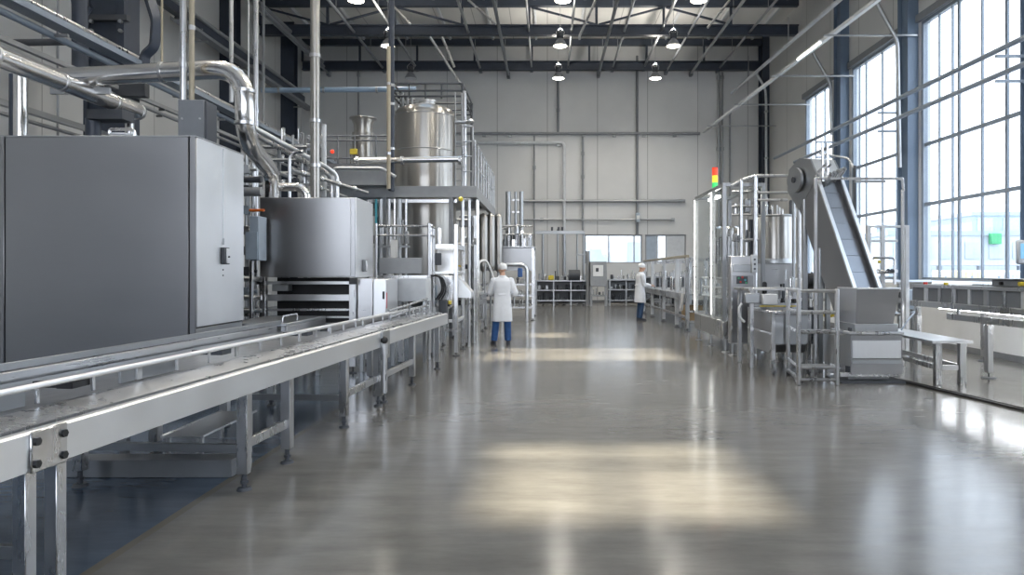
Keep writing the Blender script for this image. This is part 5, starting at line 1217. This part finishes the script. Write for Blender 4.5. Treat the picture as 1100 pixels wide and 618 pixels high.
t = thing('cardboard_box', 'brown cardboard box on a low stand beside the packing stations', 'box', (3.95, 19.5, .24))
MB().box(3.78, 4.25, 19.35, 19.95, .24, .64, .006).build('carton', 'cardboard', t); MB().box(3.78, 4.01, 19.345, 19.955, .641, .646, 0).build('flap', 'cardboard', t); MB().box(4.02, 4.25, 19.345, 19.955, .641, .646, 0).build('flap', 'cardboard', t)
t = thing('box_stand', 'low steel stand carrying the cardboard box', 'stand', (3.95, 19.5, 0))
MB().box(3.73, 4.3, 19.3, 20.0, .19, .238, .004).build('top_plate', 'steel', t)
for x in (3.77, 4.26):
    for y in (19.34, 19.96): MB().box(x-.02, x+.02, y-.02, y+.02, 0, .19).build('leg', 'dull_steel', t)

# ================================================================ pipes in front of the windows and under the roof
for k, (pa, pb, lab) in enumerate((((1099.5, 45.3), (884.7, 142.3), 'upper of two grey pipes crossing in front of the tall windows'), ((1099.5, 73.8), (895, 156.6), 'lower of two grey pipes crossing in front of the tall windows'))):
    x = 9.95; ya = 760*x/(pa[0]-588); z = Z(pa[1], ya)+.05
    t = thing('window_pipe', lab, 'pipe', (x, ya, z)); MB().cyl((x, 8, z), (x, 31 if k == 0 else 28.5, z+.12), .06, n=12).build('pipe_run', 'frame_paint', t)
    for y in (15.68, 21.28, 26.1): MB().box(x-.02, XR-.33, y-.03, y+.03, z-.10, z-.04).build('wall_bracket', 'frame_paint', t)
t = thing('cable_tray', 'long cable tray rising along the top of the right wall', 'cable tray', (8.2, 30, 8.6))
a, b = Vector((7.9, 35.7, 8.65)), Vector((8.75, 14, 8.65))
MB().bar(a, b, .12, .10).build('tray', 'pale_paint', t)
MB().bar(a+Vector((.2, 0, .12)), b+Vector((.2, 0, .12)), .06, .06).build('cable', 'mid_paint', t)
for k in range(5): q_ = a.lerp(b, .08+.2*k); MB().bar(q_+Vector((-.3, 0, -.07)), Vector((XR-.02, q_.y, q_.z-.07)), .05, .05).build('wall_arm', 'dull_steel', t)
t = thing('roof_pipe', 'upper pale pipe along the top of the right wall', 'pipe', (9.5, 30, 10.5))
MB().cyl((9.25, 35.5, 10.55), (9.9, 15, 10.55), .075, n=12).build('pipe_run', 'pale_paint', t)
for y in (33, 28, 23.5): MB().cyl((9.3+(35.5-y)*.0317, y, 10.6), (9.3+(35.5-y)*.0317, y, 11.66), .02, n=8).build('hanger', 'dull_steel', t)
t = thing('strip_light', 'lit strip light under the cable tray by the right wall', 'lamp', (8.0, 24, 8.4))
MB().bar(P(857, 62.5, 22.6), P(881, 44, 20.6), .10, .06).build('housing', 'white_paint', t); MB().bar(Vector(P(857, 63.6, 22.6))+Vector((0, 0, -.02)), Vector(P(881, 45.1, 20.6))+Vector((0, 0, -.02)), .06, .03).build('tube', 'tube_light', t)
for i, (p0, p1, p2, lab) in enumerate((((941, 2), (964, 44), (966.5, 180), 'slanted brace and drop pipe on the near window column'), ((873, 56), (892, 90), (893.5, 145), 'slanted brace and drop pipe on the farther window column'))):
    y = (20.9, 26.2)[i]; solo(MB().tube([P(*p0, y), P(*p1, y), P(*p2, y)], .06, 10, .2), 'drop_pipe', 'dull_steel', lab, 'pipe')
t = thing('corner_pipe', 'pale vertical pipe down the dark column in the far right corner', 'pipe', P(825, 200, 34.6))
MB().tube([P(812, 78, 34.6), P(822, 95, 34.6), P(823, 110, 34.6), (X(823, 34.6), 34.6, 3)], .06, 8, .2).build('pipe_run', 'pale_paint', t)
for py in (120, 170): MB().box(X(821.5, 34.6), X(824.5, 34.6), 34.5, 34.7, Z(py+1, 34.6), Z(py-1, 34.6)).build('clamp', 'dull_steel', t)
# conduits under the roof, parallel to the aisle, seen end-on toward the end wall
spec = [(352, 80, .05), (412, 76, .06), (447, 74, .05), (516, 76, .06), (546, 82, .07), (571, 75, .045), (610, 76, .05), (643, 81, .07), (658, 75, .05), (692, 74, .06), (716, 78, .05), (743, 80, .06), (772, 76, .05)]
nm = ['first', 'second', 'third', 'fourth', 'fifth', 'sixth', 'seventh', 'eighth', 'ninth', 'tenth', 'eleventh', 'twelfth', 'thirteenth']
for i, (px, py, r_) in enumerate(spec):
    x, z = X(px, 35.6), Z(py-2, 35.6)
    t = thing('roof_conduit', f'{nm[i]} conduit from the left under the roof trusses, ending at the end wall', 'conduit', (x, 27, z), group='conduits under the roof')
    MB().cyl((x, 35.9, z), (x, 20.5, z+.02), r_, n=10).build('pipe_run', ('dull_steel', 'mid_paint', 'grey_paint')[i % 3], t)
    MB().box(x-.08, x+.08, 35.6, 35.95, z-.14, z+.12, .02).build('end_box', 'mid_paint', t)
    for y in (33, 27.6): MB().cyl((x, y, z), (x, y, ZR-.16), .012, n=6).build('hanger', 'dull_steel', t)
for i, (p0, p1, y, lab) in enumerate((((416, 0), (441, 26), 29, 'bright slanted rod near the top left lamp'), ((462, 40), (497, 94), 26, 'long bright slanted rod ending above the tank cage'), ((475, 40), (488, 72), 26.2, 'short slanted rod beside the long bright rod'), ((503, 0), (533, 26), 29, 'slanted rod at the top left of the middle lamps'), ((640, 0), (622, 40), 27, 'slanted rod right of the middle row of lamps'), ((784, 0), (760, 30), 28, 'slanted rod right of the right row of lamps'))):
    solo(MB().cyl(P(*p0, y), P(*p1, y), .05, n=8), 'brace_rod', 'steel', lab, 'rod')

# ================================================================ outdoors beyond the windows
plain('asphalt', (.30, .31, .32), .9, var=.1, scale=.4)
plain('clad_pale', (.44, .48, .53), .6, var=.03, scale=.2)
plain('clad_blue', (.33, .39, .47), .6, var=.03, scale=.2)
plain('clad_cream', (.66, .58, .36), .7, var=.05)
plain('wall_out', (.60, .61, .63), .7)
struct(MB().box(11.4, 140, -60, 200, -.4, -.3, 0), 'ground', 'asphalt', 'pale yard outside the tall windows', 'ground')
struct(MB().box(-60, 11.3, 36.4, 200, -.4, -.3, 0), 'ground_back', 'asphalt', 'pale yard behind the end wall', 'ground')
def building(label, x0, x1, y0, y1, z1, mat, nwin, zw):
    t = thing('office_building', label, 'building', ((x0+x1)/2, y0, -.3))
    MB().box(x0, x1, y0, y1, -.3, z1, 0).build('wall', mat, t); MB().box(x0-.15, x1+.15, y0-.15, y1+.15, z1, z1+.35, 0).build('roof', 'clad_blue', t)
    for zz in zw:
        for k in range(nwin):
            a = x0+(x1-x0)*(k+.2)/nwin; f = MB().box(a, a+(x1-x0)/nwin*.6, y0-.06, y0-.001, zz, zz+1.3, 0).build('window_band', 'blue_grey', t)
    return t
building('long pale office building across the yard, lower part', 27, 44, 56, 61.5, 4.45, 'clad_pale', 9, (2.6,))
b2 = building('taller blue-grey block behind the long pale building', 37.2, 60, 62, 80, 6.5, 'clad_blue', 10, (5.0,))
solo(MB().box(34.85, 35.65, 55.5, 55.9, 3.75, 4.6, .02), 'wall_sign', 'green', 'plain green panel on the building across the yard', 'panel')
t = thing('loading_canopy', 'pale canopy on posts across the yard', 'canopy', (30, 50, -.3))
MB().box(24, 42, 49, 53, 2.0, 2.35, 0).build('roof', 'clad_pale', t)
for k in range(7): MB().box(24.4+k*2.8, 24.65+k*2.8, 49.2, 49.45, -.3, 2.0, 0).build('post', 'frame_paint', t)
for k, (x, y, w_, mt, lab) in enumerate(((25.2, 44, 2.2, 'clad_cream', 'cream container in the yard'), (28.2, 44.2, 1.6, 'wall_out', 'white container in the yard'), (31, 44.5, 2.6, 'clad_blue', 'blue container in the yard'), (35, 45, 2.4, 'wall_out', 'white container by the green panel in the yard'))):
    t = thing('container', lab, 'container', (x, y, -.3)); MB().box(x, x+w_, y, y+2.4, -.3, 1.65, .05).build('body', mt, t)
    for j in range(6): MB().box(x+w_*(j+.3)/6, x+w_*(j+.5)/6, y-.05, y-.001, -.2, 1.55, 0).build('rib', mt, t)
t = thing('yard_fence', 'pale mesh fence across the yard outside the tall windows', 'fence', (30, 40, -.3))
for k in range(16): MB().box(18+k*1.5, 18.08+k*1.5, 40, 40.08, -.3, 1.35, 0).build('post', 'frame_paint', t)
for z in (.1, .5, .9, 1.3): MB().box(18, 40.6, 40.02, 40.05, z, z+.04, 0).build('rail', 'frame_paint', t)
building('long white building added close behind the end wall windows to dim them', -6, 18, 46, 52, 7, 'wall_out', 9, (2.2,))  # added to cut the brightness coming through the end wall windows
# ================================================================ people
def capsule(mb, a, b, ra, rb, n=14):
    a, b = Vector(a), Vector(b); mb.cyl(a, b, ra, rb, n); mb.ball(a, ra, n=n, m=8); mb.ball(b, rb, n=n, m=8)
def loft(mb, rings, n=28):
    """closed stack of ellipses (cx, cy, z, rx, ry)"""
    vs = []; fs = []
    for cx, cy, z, rx, ry in rings:
        for j in range(n):
            t = 2*math.pi*j/n; c, s = math.cos(t), math.sin(t)
            e = .82
            vs.append((cx+rx*math.copysign(abs(c)**e, c), cy+ry*math.copysign(abs(s)**e, s), z))
    for i in range(len(rings)-1):
        for j in range(n): fs.append((i*n+j, i*n+(j+1) % n, (i+1)*n+(j+1) % n, (i+1)*n+j))
    fs += [tuple(range(n))[::-1], tuple((len(rings)-1)*n+j for j in range(n))]
    mb.add(vs, fs)
def fuse(o, voxel, smooth=3):
    m = o.modifiers.new('fuse', 'REMESH'); m.mode = 'VOXEL'; m.voxel_size = voxel; m.use_smooth_shade = True
    if smooth: s = o.modifiers.new('soften', 'SMOOTH'); s.factor = .5; s.iterations = smooth
    return o
def person(label, loc, rz, pose):
    root = thing('person', label, 'person', loc, rz, local=True)
    sh, hp = 1.42, .92
    hy = pose.get('head_turn', 0)
    legs = pose['legs']                     # per side: hip, knee, ankle, toe direction
    arms = pose['arms']                     # per side: shoulder, elbow, wrist
    rot = Matrix.Rotation(hy, 3, 'Z') @ Matrix.Rotation(pose.get('nod', 0), 3, 'X')
    hc = Vector((0, .02+pose.get('lean', 0), 1.635))
    def h(p): return hc + rot @ Vector(p)
    b = MB()
    # head: skull, face wedge, jaw, nose, brow, lips, ears, neck
    b.ball(h((0, -.012, .03)), .076, .094, .092, 20, 14)
    b.ball(h((0, .030, -.035)), .060, .064, .078, 18, 12)
    b.ball(h((0, .050, -.082)), .036, .036, .030, 14, 8)
    b.cyl(h((0, .088, .012)), h((0, .113, -.028)), .009, .017, 10); b.ball(h((0, .108, -.028)), .017, .016, .012, 10, 8)
    b.ball(h((0, .079, .020)), .050, .018, .010, 14, 6)
    b.ball(h((0, .088, -.056)), .024, .012, .007, 12, 6); b.ball(h((0, .086, -.067)), .021, .012, .007, 12, 6)
    for s in (-1, 1): b.ball(h((s*.076, -.008, -.012)), .010, .020, .032, 12, 8)
    b.cyl((0, -.01+pose.get('lean', 0)*.6, sh-.02), h((0, -.02, -.06)), .060, .054, 14)
    ln = pose.get('lean', 0); loft(b, [(0, 0, .86, .155, .105), (0, 0, .98, .15, .10), (0, 0, 1.12, .135, .09), (0, ln*.4, 1.28, .16, .095), (0, ln*.6, 1.38, .165, .08), (0, ln*.7, 1.45, .11, .06)])
    for sd, (hip, knee, ank, toe) in legs.items():
        capsule(b, hip, knee, .082, .056); capsule(b, knee, ank, .056, .040)
    for sd, (shd, elb, wri, fd) in arms.items():
        capsule(b, shd, elb, .050, .040); capsule(b, elb, wri, .040, .029)
        d = Vector(fd).normalized(); side = Vector((0, 0, 1)).cross(d).normalized(); up = d.cross(side).normalized(); w = Vector(wri)
        palm = w + d*.055
        b.obox(palm, (side, d, up), (.036, .048, .014), .012)
        for k, (o_, ln) in enumerate(((-.028, .060), (-.010, .072), (.010, .070), (.028, .054))):
            p0 = palm + side*o_ + d*.044; p1 = p0 + d*ln*.5 - up*.008; p2 = p1 + d*ln*.35 - up*.026
            capsule(b, p0, p1, .0088, .008, 8); capsule(b, p1, p2, .008, .0072, 8)
        ts = -1 if sd == 'r' else 1
        p0 = palm - d*.02 + side*ts*.03; p1 = p0 + side*ts*.028 + d*.022 - up*.01; p2 = p1 + d*.03 - up*.012
        capsule(b, p0, p1, .011, .010, 8); capsule(b, p1, p2, .010, .008, 8)
    body = fuse(b.build('body', 'skin', root), .0065, 4)
    # eyes
    for s in (-1, 1):
        MB().ball(h((s*.030, .083, .002)), .011, n=12, m=8).build('eye', 'white_paint', body); MB().ball(h((s*.030, .0925, .002)), .0045, n=8, m=6).build('iris', 'dark_paint', body)
    # trousers
    t_ = MB(); loft(t_, [(0, 0, .78, .14, .10), (0, 0, .90, .165, .115), (0, 0, 1.0, .16, .11)])
    for sd, (hip, knee, ank, toe) in legs.items():
        a = Vector(ank) + Vector((0, 0, -.01)); capsule(t_, hip, knee, .096, .078); t_.cyl(knee, a, .078, .072, 16)
    fuse(t_.build('trousers', pose['trousers'], root), .011, 3)
    for sd, (hip, knee, ank, toe) in legs.items():
        d = Vector(toe).normalized(); a = Vector(ank); s_ = MB(); c = Vector((a.x, a.y, 0))
        side = Vector((d.y, -d.x, 0)); n = 20; vs = []
        for z, gx, gy, off in ((0, .046, .140, .062), (.03, .048, .142, .062), (.055, .044, .120, .05), (.085, .042, .065, .005), (.11, .044, .056, -.005)):
            for j in range(n):
                t = 2*math.pi*j/n; vs.append(c + d*(off + gy*math.cos(t)) + side*(gx*math.sin(t)) + Vector((0, 0, z+.001)))
        fs = [(i*n+j, i*n+(j+1) % n, (i+1)*n+(j+1) % n, (i+1)*n+j) for i in range(4) for j in range(n)] + [tuple(range(n))[::-1], tuple(4*n+j for j in range(n))]
        s_.add(vs, fs); s_.build('shoe', 'shoe', root)
    # coat with sleeves and collar
    c = MB(); ln = pose.get('lean', 0)
    loft(c, [(0, 0, pose['hem'], .222, .165), (0, -.002, .62, .218, .158), (0, -.004, .80, .208, .148), (0, -.004, .98, .192, .135), (0, 0, 1.12, .178, .128), (0, ln*.4, 1.28, .197, .135), (0, ln*.6, 1.38, .205, .122), (0, ln*.7, 1.435, .165, .095), (0, ln*.7, 1.475, .085, .075)], 36)
    for sd, (shd, elb, wri, fd) in arms.items():
        e = Vector(elb); w = Vector(wri); capsule(c, shd, elb, .082, .062); c.ball(e, .063, n=14, m=8); c.cyl(e, e.lerp(w, .96), .062, .050, 16)
    coat = fuse(c.build('coat', 'coat', root), .011, 3)
    # centre back seam, vent flap and collar of the coat
    col_ = MB(); col_.lathe((0, ln*.7-.003, 0), [(.085, 1.455), (.092, 1.46), (.082, 1.50), (.074, 1.50)], 24); col_.build('collar', 'coat', coat)
    f = MB(); f.box(-.006, .006, -.172, -.156, pose['hem']+.01, .80, .003); f.build('back_vent', 'coat', coat)
    f = MB(); f.box(-.09, .09, -.140, -.126, 1.06, 1.10, .004); f.build('half_belt', 'coat', coat)
    # hair net
    hn = MB(); prof = []
    vs = []; fs = []; n = 24; m_ = 9
    for i in range(m_+1):
        ph = math.pi*.63*(1-i/m_)
        for j in range(n):
            t = 2*math.pi*j/n; pf = 1.0 + .025*math.sin(7*t)*math.sin(ph)
            y_ = -.022+.118*math.sin(ph)*math.sin(t)*pf; zz = .035+.103*math.cos(ph) + .25*max(0, y_)*(1 if ph > 1.2 else 0)
            vs.append(h((.097*math.sin(ph)*math.cos(t)*pf, y_, zz)))
    for i in range(m_):
        for j in range(n): fs.append((i*n+j, i*n+(j+1) % n, (i+1)*n+(j+1) % n, (i+1)*n+j))
    fs.append(tuple(range(n))[::-1]); hn.add(vs, fs); o = hn.build('hair_net', 'hair_net', root)
    so = o.modifiers.new('thick', 'SOLIDIFY'); so.thickness = .006
    return root
Y1 = 1.58*760/(370-292.0)
person('person in a white coat, hair net and blue trousers, back turned, in the aisle', (X(539.5, Y1), Y1, 0), math.radians(4), dict(
    trousers='trousers', hem=.50, head_turn=math.radians(22), lean=.01,
    legs={'l': ((-.095, 0, .88), (-.135, .02, .48), (-.175, -.02, .09), (-.35, 1, 0)), 'r': ((.095, 0, .88), (.115, .02, .48), (.125, -.02, .09), (.1, 1, 0))},
    arms={'l': ((-.185, 0, 1.375), (-.275, .04, 1.12), (-.10, .24, 1.06), (.5, .8, 0)), 'r': ((.185, 0, 1.375), (.285, -.01, 1.12), (.16, .23, 1.04), (-.4, .9, 0))}))
Y2 = 1.58*760/(344.5-292.0)
r = person('person in a white coat, white cap and dark blue trousers standing at the packing stations', (X(687.5, Y2), Y2, 0), math.radians(-78), dict(
    trousers='dark_trousers', hem=.56, head_turn=math.radians(-4), lean=.05, nod=math.radians(-8),
    legs={'l': ((-.09, 0, .88), (-.10, .03, .48), (-.10, -.01, .09), (-.1, 1, 0)), 'r': ((.09, 0, .88), (.10, .02, .48), (.11, -.04, .09), (.1, 1, 0))},
    arms={'l': ((-.185, .02, 1.375), (-.21, .10, 1.12), (-.10, .33, 1.10), (.3, 1, 0)), 'r': ((.185, .02, 1.375), (.22, .06, 1.11), (.13, .30, 1.07), (-.3, 1, 0))}))
r.scale = (1.05, 1.05, 1.05)
# ================================================================ camera, daylight
cam = bpy.data.cameras.new('camera'); co = bpy.data.objects.new('camera', cam); COL.objects.link(co)
co.location = (0, 0, H); co.rotation_euler = (math.radians(90), 0, 0)
cam.sensor_width = 36; cam.lens = F/1100*36; cam.shift_x = -(CX-550)/1100; cam.shift_y = (HY-309)/1100
cam.clip_end = 400; SC.camera = co
w = bpy.data.worlds.new('sky'); SC.world = w; w.use_nodes = True
nt = w.node_tree; bg = nt.nodes['Background']
tc = nt.nodes.new('ShaderNodeTexCoord'); sp = nt.nodes.new('ShaderNodeSeparateXYZ'); nt.links.new(tc.outputs['Generated'], sp.inputs[0])
cr = nt.nodes.new('ShaderNodeValToRGB'); nt.links.new(sp.outputs[2], cr.inputs[0])
e = cr.color_ramp.elements; e[0].position = 0; e[0].color = (.86, .91, 1, 1); e[1].position = .9; e[1].color = (.60, .76, 1, 1)
m = cr.color_ramp.elements.new(.35); m.color = (.80, .88, 1, 1)
nt.links.new(cr.outputs[0], bg.inputs[0]); bg.inputs[1].default_value = 3.0
sd = bpy.data.lights.new('sun', 'SUN'); sd.energy = 9.5; sd.color = (1, .86, .66); sd.angle = math.radians(2.0)
so = bpy.data.objects.new('sun', sd); COL.objects.link(so); so.rotation_euler = SUN.to_track_quat('-Z', 'Y').to_euler(); so.location = (0, 0, 30)
# portals: guide the sky sampling through the real window openings
for a, b in BAYS:
    ld = bpy.data.lights.new('window_portal', 'AREA'); ld.shape = 'RECTANGLE'; ld.size = b-a; ld.size_y = WZ1-WZ0; ld.cycles.is_portal = True
    lo = bpy.data.objects.new('window_portal', ld); COL.objects.link(lo); lo.location = (XR+.25, (a+b)/2, (WZ0+WZ1)/2)
    lo.rotation_euler = Matrix(((0, 0, 1), (1, 0, 0), (0, 1, 0))).to_euler()   # local -Z points to -X
    mz = Matrix(((0, 0, 1), (-1, 0, 0), (0, -1, 0)))
    lo.rotation_euler = Vector((-1, 0, 0)).to_track_quat('-Z', 'Z').to_euler()
vs = SC.view_settings; vs.view_transform = 'Standard'; vs.look = 'None'; vs.gamma = 1; vs.use_curve_mapping = False; vs.exposure = 0.92
cy = SC.cycles; cy.use_denoising = True; cy.max_bounces = 10; cy.diffuse_bounces = 5; cy.glossy_bounces = 5; cy.transparent_max_bounces = 16; cy.sample_clamp_indirect = 6
cy.caustics_reflective = False; cy.caustics_refractive = False
